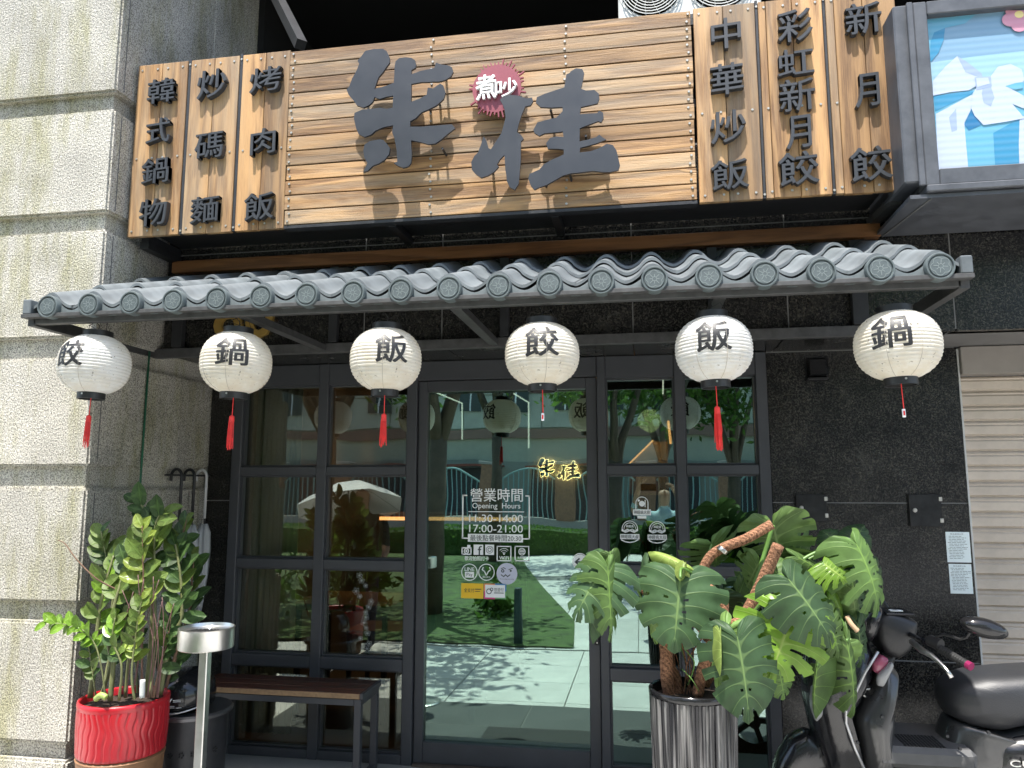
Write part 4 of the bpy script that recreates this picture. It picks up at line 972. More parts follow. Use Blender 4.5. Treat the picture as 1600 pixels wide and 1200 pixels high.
# ------------------------------------------------------------------ small things on the granite wall
def wallbox(px0, py0, px1, py1, label, name, cat):
    a, c = at(px0, py0, -.03), at(px1, py1, -.03)
    t = thing(name, label, cat, ((a.x+c.x)/2, -.02, c.z))
    return t, a.x, c.x, c.z, a.z
t, x0, x1, z0, z1 = wallbox(1257, 557, 1296, 595, 'small square black vent hood under the fascia on the granite wall', 'vent_hood', 'vent')
b = BM(); prism(b, [(x0,z0),(x1,z0),(x1,z1),(x0,z1)], -.026, -.0205); finish(b, 'flange', M_BLACKGL, t)
b = BM(); loft(b, [[(x0+.008,-.027,z0+.02),(x1-.008,-.027,z0+.02),(x1-.008,-.027,z1-.008),(x0+.008,-.027,z1-.008)], [(x0+.02,-.07,z0+.03),(x1-.02,-.07,z0+.03),(x1-.02,-.05,z1-.02),(x0+.02,-.05,z1-.02)]]); finish(b, 'hood', M_BLACKGL, t)
bx('lip', M_BLACKPL, t, x0+.01, x1-.01, -.06, -.027, z0+.006, z0+.016, .002)
for (q, lab) in (((1243,772,1293,815), 'black access door on the granite wall behind the monstera leaves'), ((1419,772,1473,823), 'black access door with two silver hinges, above the scooter')):
    t, x0, x1, z0, z1 = wallbox(*q, lab, 'access_door', 'access door')
    bx('door_panel', mat('access_door_black', (.020,.021,.022), .16, var=.5, vscale=14), t, x0, x1, -.036, -.0215, z0, z1, .002)
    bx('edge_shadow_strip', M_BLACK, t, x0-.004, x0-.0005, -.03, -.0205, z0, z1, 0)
    for zz_ in (z0+.02, z1-.035):
        bx('hinge', M_CHROME, t, x1-.012, x1+.004, -.042, -.0365, zz_, zz_+.022, .002)
    b = BM(); lathe(b, [(.009,-.041),(.011,-.0365)], (x0+.025,0,(z0+z1)/2), 14, axis='Y'); lathe(b, [(.006,-.044),(.006,-.0412)], (x0+.025,0,(z0+z1)/2), 10, axis='Y'); finish(b, 'keyhole', M_CHROME, t)
M_PPR = mat('notice_paper', (.72,.80,.80), .5, coat=.3)
for n_, (q, lab) in enumerate((((1476,831,1519,879), 'upper white printed notice taped to the granite wall'), ((1481,881,1522,928), 'lower white printed notice taped to the granite wall'))):
    a, c = at(q[0]+1, q[1], -.022), at(q[2]-1, q[3], -.022)
    t = thing('paper_notice', lab, 'notice', ((a.x+c.x)/2, -.021, c.z))
    sh_ = bx('sheet', M_PPR, t, a.x, c.x, -.0225, -.0215, c.z, a.z, 0)
    b = BM(); W_ = c.x-a.x; H_ = a.z-c.z
    put_text(b, '緊急處理公告', a.x+W_*.2, c.x-W_*.25, a.z-H_*.09, a.z-H_*.05, -.0232, thick=0)
    random.seed(n_)
    for k in range(15):
        z = a.z-H_*(.15+.052*k); x = a.x+W_*random.uniform(.06,.14); e = c.x-W_*random.uniform(.06,.4)
        while x < e:
            l = random.uniform(.006,.022); box(b, x, min(x+l, e+.002), -.0231, -.0229, z, z+H_*.013); x += l+.003
    finish(b, 'print', M_INK, sh_)
# green conduit on the pillar
b = BM(); p0 = at(259,556,-.6); p0.x = PX+.012; p1 = at(252,830,-.6)
tube(b, [(PX+.010,-.62,2.31),(PX+.010,-.625,1.6),(PX+.010,-.63,.9),(PX+.010,-.64,.1)], .0055, 8); finish_o = finish(b, 'conduit', mat('conduit_green', (.02,.13,.07), .5), smooth=True)
tag(finish_o, 'thin dark green conduit running down the side of the stone pillar', 'conduit')

# ================================================================== BENCH
bn = thing('bench', 'long bench with dark red-brown plank seat and black steel frame under the left window', 'bench', (-1.7, -.25, .1))
ba, bb_ = at(564,1084,-.40), at(595,1063,-.13); bz = ba.z; BL = at(327,1058,-.3).x-.04; BR = (ba.x+bb_.x)/2
b = BM(); 
for k in range(3): 
    y0 = -.40+k*.091
    bx('seat_plank', M_BENCH, bn, BL, BR-.012, y0, y0+.089, bz-.028, bz, .003)
bx('plank_edge', mat('raw_edge', (.27,.17,.09), .7, var=.3, vscale=60), bn, BL, BR-.012, -.4035, -.4005, bz-.027, bz-.002, 0)
for x in (BL+.01, BR-.05):
    for y in (-.40, -.16): bx('leg', M_FRAME, bn, x+.01, x+.045, y, y+.035, .10, bz-.03, .002)
    bx('side_rail', M_FRAME, bn, x+.01, x+.045, -.364, -.161, bz-.062, bz-.03, .002)
    bx('floor_rail', M_FRAME, bn, x+.01, x+.045, -.364, -.161, .103, .135, .002)
bx('end_rail', M_FRAME, bn, BR-.011, BR+.006, -.40, -.125, bz-.03, bz-.001, .002)
bx('front_rail', M_FRAME, bn, BL+.056, BR-.042, -.398, -.368, bz-.062, bz-.030, .002)
bx('back_rail', M_FRAME, bn, BL+.056, BR-.042, -.155, -.127, bz-.062, bz-.030, .002)

# ================================================================== ASHTRAY STAND
c = at(323, 985, -1.45); ra = (at(368,985,-1.45).x-at(278,985,-1.45).x)/2*.85
ah = thing('ashtray_stand', 'brushed steel drum ashtray on a thin square post beside the red pot', 'ashtray', (c.x, c.y, 0))
zb_, zt_ = at(323,1012,-1.45).z, at(323,980,-1.45).z
b = BM(); lathe(b, [(ra*.97,zb_),(ra,zb_+.003),(ra,zt_-.004),(ra*1.015,zt_),(ra*.96,zt_+.002),(ra*.92,zt_-.010),(0,zt_-.012)], (c.x,c.y,0), 40); drum = finish(b, 'drum', M_CHROME, ah, smooth=.5)
b = BM()
for k in range(9):
    x = c.x+(k-4)*ra*.14; l = ra*.55*math.sqrt(max(.1,1-((k-4)/5.2)**2)); bar(b, (x-.006,c.y-l,zt_-.0105),(x+.012,c.y+l*.3,zt_-.0105), .008, .002)
finish(b, 'slot', M_BLACK, drum)
b = BM(); tube(b, [(c.x+.01,c.y-.0,zt_-.008),(c.x+.018,c.y+.01,zt_+.008)], .0035, 8); finish(b, 'cigarette_end', M_WHITE, ah)
bx('post', M_CHROME, ah, c.x-.017, c.x+.017, c.y-.017, c.y+.017, .02, zb_-.001, .003)
b = BM(); lathe(b, [(.14,0),(.14,.014),(.13,.02)], (c.x,c.y,0), 32); finish(b, 'base_plate', M_CHROME, ah)

# ================================================================== METAL BIN + HELMET
c = at(300, 1105, -.8); rb_ = .17; BZT = c.z
bn2 = thing('metal_bin', 'dark grey round metal bin with a rimmed lid and star shaped punched holes', 'bin', (c.x, c.y, 0))
M_BIN = mat('bin_grey', (.045,.045,.048), .38, metal=.5, var=.25, vscale=10)
b = BM(); lathe(b, [(.148,.0),(.15,.01),(.163,BZT-.03),(.165,BZT-.02)], (c.x,c.y,0), 40); finish(b, 'body', M_BIN, bn2, smooth=.5)
b = BM(); lathe(b, [(.165,BZT-.019),(.182,BZT-.016),(.184,BZT-.004),(.176,BZT+.004),(.16,BZT+.001),(.1,BZT+.004),(0,BZT+.006)], (c.x,c.y,0), 40); finish(b, 'lid', M_CHROME if False else mat('lid_metal', (.16,.16,.165), .3, metal=.8, var=.2), bn2, smooth=.5)
b = BM()
for kx in range(7):
    for kz in range(2):
        a = -PI/2-.55+kx*.3; z = BZT-.16-kz*.12
        for q in range(5):
            qa = q*2*PI/5; p = Vector((c.x+.1665*math.cos(a+.055*math.cos(qa)), c.y+.1665*math.sin(a+.055*math.cos(qa)), z+.010*math.sin(qa))); lathe(b, [(.0035,-.002),(.0035,.002)], p, 6, axis='Y')
finish(b, 'punched_hole', M_BLACK, bn2)
hz = BZT+.008
hm = thing('helmet', 'black open face helmet with white markings resting on the metal bin', 'helmet', (c.x-.02, c.y-.02, hz))
b = BM(); lathe(b, [(.105,.0),(.122,.02),(.128,.06),(.12,.11),(.09,.15),(.05,.17),(0,.176)], (0,0,0), 36)
for v in b.verts: v.co.y *= 1.12
o = finish(b, 'shell', M_BLACKGL, hm, smooth=True, local=True)
b = BM()
for k in range(13):
    pass
pts = [(.128*math.cos(a), .145*math.sin(a), .018+.012*math.cos(a*2)) for a in [PI*1.05+k*PI*.9/14 for k in range(15)]]
tube(b, pts, .004, 6); finish(b, 'trim', M_SILVER, hm, smooth=True, local=True)
b = BM()
def on_helmet(bm, body, a0, zc, w_, h_):
    tb = BM(); put_text(tb, body, -.5, .5, -.5, .5, 0, thick=0, offset=.02)
    M_ = {}
    for v in tb.verts:
        a = a0+v.co.x*w_/.13; z = zc+v.co.z*h_; M_[v] = bm.verts.new((.1305*math.cos(a), .146*math.sin(a), z))
    for f in tb.faces: bm.faces.new([M_[v] for v in f.verts])
    tb.free()
on_helmet(b, '///=', -PI/2+.1, .062, .09, .022); on_helmet(b, '-=-', -PI/2+.1, .036, .10, .010)
finish(b, 'white_marking', M_WHITE, hm, local=True)

# ================================================================== UMBRELLAS hanging on the pillar side
M_CLR = bpy.data.materials.new('clear_plastic_film'); M_CLR.use_nodes = True
_t = M_CLR.node_tree; _b = _t.nodes['Principled BSDF']; _b.inputs['Base Color'].default_value = (.8,.82,.84,1); _b.inputs['Roughness'].default_value = .18
_tr = nn(_t, 'ShaderNodeBsdfTransparent'); _tr.inputs[0].default_value = (.9,.92,.93,1); _mx = nn(_t, 'ShaderNodeMixShader'); _mx.inputs[0].default_value = .42
_t.links.new(_tr.outputs[0], _mx.inputs[1]); _t.links.new(_b.outputs[0], _mx.inputs[2]); _t.links.new(_mx.outputs[0], _t.nodes['Material Output'].inputs[0])
bx_r = bx('umbrella_rail', M_STEEL, None, PX+.004, PX+.03, -.42, -.02, 1.652, 1.662, .001); tag(bx_r, 'thin black rail on the pillar side that the umbrellas hang from', 'rail')
def umbrella(px, y, hcol, label, film):
    p = at(px, 760, y); x = p.x; zt = 1.80
    t = thing('umbrella', label, 'umbrella', (x, y, .91), 'folded umbrellas hanging on the pillar')
    b = BM(); pts = [(0,0,.50)]+[(0,0,.72)]+[(-.032+.032*math.cos(a), 0, .74+.040*math.sin(a)) for a in [PI*k/9 for k in range(10)]]+[(-.064,0,.715)]
    tube(b, pts, .0085, 8); finish(b, 'handle', hcol, t, smooth=True, local=True)
    b = BM(); tube(b, [(0,0,.5),(0,0,-.10)], .0045, 6)
    for k in range(8):
        a = k*PI/4; tube(b, [(.006*math.cos(a),.006*math.sin(a),-.06),(.032*math.cos(a),.028*math.sin(a),.28),(.016*math.cos(a),.016*math.sin(a),.47)], .0016, 4)
    finish(b, 'shaft_and_ribs', M_BLACKPL, t, local=True)
    b = BM(); lathe(b, [(.006,-.06),(.018,.05),(.030,.18),(.036,.32),(.033,.42),(.017,.47)], (0,0,0), 32, wob=lambda a, z: 1+.22*math.sin(8*a+z*6)+.08*math.sin(17*a))
    finish(b, 'canopy', film, t, smooth=True, local=True)
umbrella(283, -.34, M_BLACKPL, 'folded clear umbrella with black crook handle, nearest the plant', M_CLR)
umbrella(303, -.22, M_BLACKPL, 'folded clear umbrella with black crook handle, in the middle of the row', M_CLR)
umbrella(322, -.12, mat('handle_white', (.5,.5,.5), .4), 'folded clear umbrella with pale grey handle, nearest the window', M_CLR)

# ================================================================== MONSTERA
def catmull(P, t):
    n = len(P)-1; f = max(0, min(.99999, t))*n; i = int(f); u = f-i
    g = lambda k: P[max(0, min(n, k))]
    a, b_, c_, d = g(i-1), g(i), g(i+1), g(i+2)
    return tuple(.5*((2*b_[k])+(-a[k]+c_[k])*u+(2*a[k]-5*b_[k]+4*c_[k]-d[k])*u*u+(-a[k]+3*b_[k]-3*c_[k]+d[k])*u**3) for k in (0, 1))
CONT = [(0,.0),(.06,-.15),(.22,-.23),(.42,-.14),(.52,.06),(.52,.30),(.47,.52),(.37,.72),(.22,.88),(.08,.98),(0,1.03)]
def leaf_me(L_, W_, seed, depth=.5, fold=.12, droop=.25, roll=.0, fingers=True):
    rnd = random.Random(seed); b = BM(); uvl = b.loops.layers.uv.new('UVMap')
    NT, NS = 80, 9; slits = []
    if fingers:
        for k in range(3, 8):
            if rnd.random() < .6+.5*depth: slits.append((k/8+rnd.uniform(-.012,.012), min(.9, rnd.uniform(.40,.72)/max(.3,depth)*.6), rnd.uniform(.013,.026)))
    for side in (-1, 1):
        sl2 = [(t_, max(.18, s0+rnd.uniform(-.1,.12)), w_*rnd.uniform(.7,1.2)) for t_, s0, w_ in slits]
        holes = [(k/8+.0, rnd.uniform(.12,.2)) for k in (4, 5, 6) if fingers and rnd.random() < .5]
        ph = rnd.uniform(0, 6)
        grid = []
        for i in range(NT+1):
            t = i/NT; c_ = catmull(CONT, t); m_ = (0, max(0, (t-.22)/.78)*.90)
            tuck = min([1.0]+[abs(t-a)/.03 for a, _, _ in sl2]); q = 1-.07*(1-min(1, tuck))**2
            col = []
            for j in range(NS+1):
                s = j/NS*q
                x = c_[0]*s; y = m_[1]+(c_[1]-m_[1])*s-.05*math.sin(PI*s)*(1 if t > .25 else 0)
                z = -fold*x*x*2.4-droop*max(0, y)**2*.6+.018*math.sin(2*PI*t*8+ph)*s*s*(1.3 if fingers else .3)+.02*math.sin(t*9+ph*2)*s-.10*s**3*(1-depth*.3)
                X = x*side*W_+roll*W_*y*y
                col.append((b.verts.new((X, y*L_, z*L_)), t, s))
            grid.append(col)
        for i in range(NT):
            tm = (i+.5)/NT
            for j in range(NS):
                s = (j+.5)/NS
                if any(s > s0 and abs(tm-a) < w_*(.5+2.0*(s-s0)) for a, s0, w_ in sl2): continue
                if any(abs(tm-a) < .012 and h0 < s < h0+.10 for a, h0 in holes): continue
                v = [grid[i][j], grid[i+1][j], grid[i+1][j+1], grid[i][j+1]]
                if side < 0: v = v[::-1]
                try: f = b.faces.new([q_[0] for q_ in v])
                except ValueError: continue
                f.smooth = True
                for lp, q_ in zip(f.loops, v): lp[uvl].uv = (q_[1], q_[2])
    b.normal_update()
    up = sum(f.normal.z*f.calc_area() for f in b.faces)
    if up < 0: bmesh.ops.reverse_faces(b, faces=b.faces[:])
    me = bpy.data.meshes.new('leaf'); b.to_mesh(me); b.free(); return me
ML_D = leafmat('monstera_dark', (.044,.086,.036), (.16,.25,.09), rough=.5, nv=8)
ML_M = leafmat('monstera_mid', (.085,.150,.042), (.20,.33,.08), rough=.5, nv=8)
ML_B = leafmat('monstera_bright', (.13,.235,.026), (.28,.38,.09), rough=.32, nv=8)
ML_U = leafmat('monstera_under', (.13,.215,.06), (.24,.34,.12), rough=.45, nv=8)
ML_Y = leafmat('monstera_young', (.24,.32,.08), (.42,.52,.16), rough=.4, nv=8)
M_STEM = mat('petiole_green', (.10,.20,.04), .4, var=.25, vscale=20)
def coir():
    m = bpy.data.materials.new('coir_wrap'); m.use_nodes = True; t = m.node_tree; L = t.links.new; b = t.nodes['Principled BSDF']
    tc = nn(t, 'ShaderNodeTexCoord'); n = nn(t, 'ShaderNodeTexNoise', i_Scale=130.0, i_Detail=4.0, i_Distortion=1.5); L(tc.outputs['Object'], n.inputs['Vector'])
    wv = nn(t, 'ShaderNodeTexWave', i_Scale=32.0, i_Distortion=3.0, i_Detail=2.0); wv.bands_direction = 'DIAGONAL'; L(tc.outputs['Object'], wv.inputs['Vector'])
    ad = nn(t, 'ShaderNodeMath', operation='MULTIPLY_ADD'); ad.inputs[1].default_value = .16; L(wv.outputs['Fac'], ad.inputs[0]); L(n.outputs[0], ad.inputs[2])
    r = nn(t, 'ShaderNodeValToRGB'); e = r.color_ramp.elements; e[0].position = .38; e[0].color = (.09,.035,.016,1); e[1].position = .75; e[1].color = (.44,.22,.12,1); L(ad.outputs[0], r.inputs[0]); L(r.outputs[0], b.inputs['Base Color'])
    b.inputs['Roughness'].default_value = .9; bp = nn(t, 'ShaderNodeBump', i_Strength=.9, i_Distance=.01); L(ad.outputs[0], bp.inputs['Height']); L(bp.outputs[0], b.inputs['Normal']); return m
M_COIR = coir()
mp_c = at(1082, 1075, -1.2)
mz = mp_c.z; mr_ = (at(1150,1080,-1.2).x-at(1014,1080,-1.2).x)/2
mo = thing('monstera_plant', 'large monstera with split leaves and coir wrapped stems in a ribbed black pot', 'potted plant', (mp_c.x, -1.2, 0))
def rib_wob(a, z): return 1+.026*max(-.8, min(.8, 2.2*math.sin(a*44+.35*math.sin(a*7))))
b = BM(); lathe(b, [(mr_*.74,.01),(mr_*.78,.04),(mr_*.93,mz*.55),(mr_*.99,mz-.022)], (mp_c.x,-1.2,0), 352, wob=rib_wob, cap=False)
M_RIB = bpy.data.materials.new('ribbed_black_glaze'); M_RIB.use_nodes = True
_t = M_RIB.node_tree; _b = _t.nodes['Principled BSDF']; _tc = nn(_t, 'ShaderNodeTexCoord'); _mp = nn(_t, 'ShaderNodeMapping'); _mp.inputs['Scale'].default_value = (60,60,1.6); _n = nn(_t, 'ShaderNodeTexNoise', i_Scale=1.0, i_Detail=4.0)
_t.links.new(_tc.outputs['Object'], _mp.inputs[0]); _t.links.new(_mp.outputs[0], _n.inputs['Vector']); _r = nn(_t, 'ShaderNodeValToRGB'); _e = _r.color_ramp.elements
_e[0].position = .44; _e[0].color = (.010,.010,.012,1); _e[1].position = .64; _e[1].color = (.19,.185,.18,1); _t.links.new(_n.outputs[0], _r.inputs[0]); _t.links.new(_r.outputs[0], _b.inputs['Base Color']); _b.inputs['Roughness'].default_value = .22
pot = finish(b, 'pot', M_RIB, mo, smooth=.6)
b = BM(); lathe(b, [(mr_*.985,mz-.023),(mr_*1.02,mz-.016),(mr_*1.02,mz-.002),(mr_*.99,mz+.003),(mr_*.93,mz),(mr_*.92,mz-.05)], (mp_c.x,-1.2,0), 64, cap=False); finish(b, 'rim', M_BLACKGL, pot, smooth=.8)
M_SOIL = mat('potting_soil', (.035,.022,.014), .95, var=.6, vscale=40, bump=1.0, bscale=90)
b = BM(); lathe(b, [(mr_*.925,mz-.035),(mr_*.5,mz-.022),(0,mz-.025)], (mp_c.x,-1.2,0), 40); finish(b, 'soil', M_SOIL, mo)
b = BM(); box(b, mp_c.x-.05, mp_c.x+.05, -1.25, -1.15, 0, .012); lathe(b, [(mr_*.74,0),(mr_*.75,.012)], (mp_c.x,-1.2,0), 40); finish(b, 'pot_foot', M_BLACKPL, mo)
def stem(name, pts, r, m, parent, n=12):
    P = [at(x, y, d) for x, y, d in pts]
    Q = []
    for i in range(len(P)-1):
        for k in range(5):
            u = k/5; g = lambda q: P[max(0, min(len(P)-1, q))]
            a, b_, c_, d = g(i-1), g(i), g(i+1), g(i+2)
            Q.append(.5*((2*b_)+(c_-a)*u+(2*a-5*b_+4*c_-d)*u*u+(-a+3*b_-3*c_+d)*u**3))
    Q.append(P[-1])
    bm = BM(); N = len(Q)
    if isinstance(r, tuple): rr = [r[0]+(r[1]-r[0])*i/(N-1) for i in range(N)]
    else: rr = [r*(1+.10*noise.noise(Vector((i*.7, r*99, pts[0][0])))) for i in range(N)]
    tube(bm, Q, rr, n); return finish(bm, name, m, parent, smooth=True)
for pts, r in (([(1046,1088,-1.2),(1042,1055,-1.22),(1041,1020,-1.22),(1038,990,-1.2)], .024), ([(1060,1088,-1.18),(1056,1058,-1.18),(1044,1035,-1.19),(1047,1000,-1.17)], .019),
               ([(1090,1085,-1.22),(1098,1045,-1.25),(1112,1005,-1.27),(1126,970,-1.25),(1130,945,-1.24),(1122,928,-1.24)], .021), ([(1105,1000,-1.24),(1085,975,-1.2),(1060,985,-1.18)], .012),
               ([(1100,1070,-1.16),(1135,1005,-1.16),(1165,960,-1.18),(1188,915,-1.2),(1204,880,-1.22),(1216,852,-1.24)], .022),
               ([(1122,930,-1.2),(1096,905,-1.18),(1108,872,-1.18),(1132,855,-1.2),(1165,842,-1.22),(1206,819,-1.22)], .0185),
               ([(1120,985,-1.22),(1150,972,-1.21),(1172,958,-1.2)], .016), ([(948,885,-1.25),(975,898,-1.24),(1005,925,-1.22),(1040,975,-1.2)], .008)):
    stem('coir_stem', pts, r, M_COIR, mo)
o = stem('tie_clip', [(1127,862,-1.212),(1131,857,-1.212)], .021, M_CHROME, mo)
LV = [ # base px, tip px, y(base), y(tip), width px, material, normal tilt (x, z), fold, droop, depth
 ((1063,903),(1053,1020),-1.34,-1.40,134,ML_D,(-.1,.45),.25,.10,.5,1),
 ((946,884),(890,962),-1.40,-1.46,112,ML_D,(-.25,.55),.5,.3,.8,2),
 ((950,886),(958,1005),-1.43,-1.46,66,ML_M,(.55,.2),.5,.2,.8,3),
 ((955,868),(962,905),-1.40,-1.38,36,ML_M,(.3,.2),.5,.2,.3,33),((930,890),(915,1010),-1.38,-1.36,44,ML_D,(-.5,.2),.6,.2,.8,34),
 ((1330,905),(1352,985),-1.10,-1.08,70,ML_D,(.2,.3),.4,.3,.5,35),((1262,905),(1300,945),-1.1,-1.05,80,ML_D,(.1,.4),.4,.3,.4,36),((1150,925),(1185,985),-1.12,-1.08,84,ML_M,(.1,.3),.4,.3,.5,41),((1128,930),(1100,985),-1.14,-1.08,70,ML_D,(-.2,.3),.4,.3,.5,42),((1238,850),(1275,905),-1.08,-1.02,86,ML_M,(.2,.2),.4,.3,.7,43),((1290,960),(1322,1030),-1.26,-1.26,72,ML_M,(.3,.3),.5,.35,.8,44),((1215,1040),(1232,1098),-1.36,-1.36,52,ML_M,(.2,.2),.5,.4,.6,45),((1362,890),(1378,962),-1.08,-1.06,60,ML_D,(.3,.2),.5,.3,.7,46),((1185,880),(1160,930),-1.14,-1.1,64,ML_U,(-.2,.1),.4,.3,.5,47),((1180,1010),(1215,1090),-1.3,-1.3,80,ML_U,(.3,.1),.4,.3,.5,37),
 ((1012,893),(998,985),-1.26,-1.2,56,ML_D,(-.4,.1),.6,.3,.5,4),
 ((1068,884),(1012,852),-1.34,-1.28,34,ML_Y,(0,.6),.7,.3,.3,5),
 ((1070,880),(1066,905),-1.36,-1.40,16,ML_Y,(.3,.3),.8,.3,.2,6),
 ((1208,820),(1226,900),-1.14,-1.02,112,ML_U,(.05,-.25),-.2,-.2,.6,7),
 ((1232,905),(1315,1004),-1.50,-1.54,100,ML_D,(.15,.55),.35,.2,.5,8),
 ((1234,962),(1208,1072),-1.47,-1.51,138,ML_B,(.05,.35),.3,.3,.75,9),
 ((1152,995),(1180,1134),-1.54,-1.58,112,ML_D,(-.05,.4),.4,.2,.6,10),
 ((1137,985),(1112,1092),-1.50,-1.48,70,ML_U,(-.7,.2),.4,.2,.3,11),
 ((1338,850),(1397,957),-1.22,-1.26,98,ML_M,(.35,.5),.6,.4,.8,12),
 ((1333,856),(1350,816),-1.12,-1.08,48,ML_D,(.1,.4),.3,.1,.2,27),
 ((1287,880),(1322,908),-1.22,-1.26,92,ML_B,(.0,.7),.6,.4,.8,13),
 ((1312,852),(1284,823),-1.1,-1.05,48,ML_D,(-.2,.5),.4,.2,.4,14),
 ((1330,915),(1343,985),-1.14,-1.13,44,ML_U,(.4,-.1),.5,.3,.3,15),
 ((1323,1002),(1352,1132),-1.22,-1.2,66,ML_M,(.3,.1),.9,.35,.9,16),
 ((1312,1008),(1286,1062),-1.2,-1.12,46,ML_U,(-.5,.1),.6,.4,.4,17),
 ((1277,1040),(1264,1128),-1.26,-1.24,26,ML_M,(-.6,.1),.8,.3,.6,18),
 ((1112,850),(1128,897),-1.10,-1.02,92,ML_M,(.0,.2),.5,.5,.7,19),
 ((1218,902),(1196,868),-1.18,-1.14,50,ML_M,(-.3,.4),.4,.2,.4,20),
 ((1126,992),(1128,1058),-1.56,-1.58,12,ML_Y,(.2,.3),.8,.2,.2,21),
 ((1340,975),(1352,1050),-1.15,-1.14,46,ML_D,(.2,.3),.5,.4,.8,22),
 ((1205,1060),(1208,1100),-1.38,-1.36,26,ML_U,(.4,.0),.5,.3,.3,23),
 ((1245,870),(1302,900),-1.16,-1.12,40,ML_M,(0,.6),.5,.3,.4,24),
 ((1020,905),(1010,1010),-1.30,-1.28,50,ML_U,(-.6,0),.4,.3,.4,25),
 ((1295,935),(1318,990),-1.2,-1.2,44,ML_B,(.1,.4),.5,.3,.5,26),
 ((1160,905),(1195,950),-1.1,-1.08,60,ML_D,(.1,.2),.5,.3,.6,28),
 ((1255,935),(1300,1040),-1.22,-1.2,70,ML_B,(.2,.35),.5,.35,.9,29),
 ((1060,900),(1030,950),-1.25,-1.15,60,ML_D,(-.1,.1),.5,.3,.6,30)]
for (b0, t0, yb, yt, wpx, m_, nt_, fold, droop, dep, sd_) in LV:
    B0, T0 = at(*b0, yb), at(*t0, yt); d = T0-B0; L_ = d.length*.98; d.normalize()
    nrm = Vector((nt_[0], -1, nt_[1])); nrm = (nrm-d*nrm.dot(d)).normalized(); xax = d.cross(nrm).normalized()
    W_ = wpx/FPX*(CAM.y*-1+yb+0)*1.0
    W_ = wpx*abs(yb+4.2)/FPX
    me = leaf_me(L_, W_, sd_, dep, fold, droop, random.uniform(-.08,.08), fingers=wpx > 44)
    me.materials.append(m_)
    o = link(bpy.data.objects.new('leaf', me)); o.parent = mo
    mt = Matrix((xax, d, nrm)).transposed().to_4x4(); mt.translation = B0-mo.location; o.matrix_local = mt
for pts, r in (([(1063,903,-1.425),(1066,888,-1.38),(1090,905,-1.3),(1120,960,-1.22)], .005), ([(1208,820,-1.145),(1196,860,-1.15),(1180,910,-1.17),(1160,985,-1.18),(1120,1050,-1.2)], .008),
    ([(1232,905,-1.42),(1215,900,-1.33),(1190,940,-1.25),(1140,1000,-1.2)], .005), ([(1234,964,-1.34),(1228,950,-1.3),(1200,955,-1.2),(1150,990,-1.18)], .005),
    ([(1152,995,-1.46),(1148,975,-1.38),(1130,990,-1.25)], .005), ([(1333,857,-1.12),(1290,858,-1.12),(1240,885,-1.15),(1170,960,-1.18),(1130,1010,-1.2)], .0065),
    ([(1287,880,-1.22),(1272,892,-1.2),(1262,905,-1.2),(1200,940,-1.2)], .005), ([(1312,852,-1.1),(1270,870,-1.1),(1200,915,-1.15),(1130,1000,-1.18)], .006),
    ([(1330,915,-1.14),(1310,890,-1.12),(1280,900,-1.15)], .004), ([(1323,1002,-1.22),(1322,985,-1.2),(1300,950,-1.18),(1250,930,-1.18)], .005), ([(1277,1040,-1.26),(1290,1000,-1.2),(1280,950,-1.2)], .004),
    ([(1112,850,-1.10),(1104,880,-1.13),(1100,920,-1.18)], .004), ([(950,886,-1.33),(985,905,-1.28),(1000,930,-1.22),(1030,985,-1.2)], .004), ([(1012,893,-1.26),(1030,930,-1.2),(1045,1000,-1.2)], .004),
    ([(1075,1070,-1.25),(1085,1035,-1.3),(1068,1010,-1.28),(1075,985,-1.25)], .0022), ([(1070,1075,-1.2),(1072,1040,-1.15),(1060,1000,-1.2)], .0025), ([(1092,1080,-1.3),(1080,1060,-1.33),(1065,1045,-1.3)], .0016)):
    stem('petiole', pts, r, M_STEM, mo, 8)
for k in range(10):
    x = 1048+k*5; stem('aerial_root', [(x,1085,-1.2),(x+random.uniform(-12,12),1040,-1.2+random.uniform(-.05,.05)),(x+random.uniform(-15,20),990,-1.2)], random.uniform(.0015,.003), M_COIR, mo, 5)
o = stem('dry_stalk', [(1323,963,-1.19),(1330,975,-1.2),(1340,986,-1.2)], .009, mat('dry_stalk', (.45,.30,.18), .7), mo, 8)

# ================================================================== RED POT with glossy leaved plant
zc = at(195, 1088, -1.15); zr = (at(266,1088,-1.15).x-at(124,1088,-1.15).x)/2*.84; ZR = zc.z
zp = thing('potted_zz_plant', 'tall bushy plant with glossy oval leaves in a red wavy grooved pot', 'potted plant', (zc.x, -1.15, 0))
def wavy(a, z):
    g = math.sin(a*36+1.6*math.sin(z*26+a*3)+.9*math.sin(z*60+a*5)); return 1-.022*max(0, g)**6
zprof = [(zr*.93,.488),(zr*.95,.492)]+[(zr*(.955+.035*math.sin(min(1, (z-.49)/(ZR-.49))*PI*.75)), z) for z in [.496+(ZR-.522)*k/26 for k in range(27)]]
b = BM(); lathe(b, zprof, (zc.x,-1.15,0), 300, wob=wavy, cap=False); pot = finish(b, 'pot', mat('red_glaze', (.40,.010,.018), .32, var=.15, vscale=8, coat=.25), zp, smooth=True)
b = BM(); rr_ = zprof[-1][0]; lathe(b, [(rr_,ZR-.026),(rr_*1.01,ZR-.012),(rr_*1.0,ZR),(rr_*.96,ZR+.003),(rr_*.93,ZR-.005),(rr_*.92,ZR-.06)], (zc.x,-1.15,0), 64, cap=False); finish(b, 'rim', MATS['red_glaze'], pot, smooth=True)
b = BM(); lathe(b, [(zr*.76,.0),(zr*.80,.05),(zr*.93,.455),(zr*.955,.478),(zr*.90,.487)], (zc.x,-1.15,0), 48); finish(b, 'pot_base', mat('brown_clay', (.22,.11,.05), .6, var=.4, vscale=12), zp, smooth=.6)
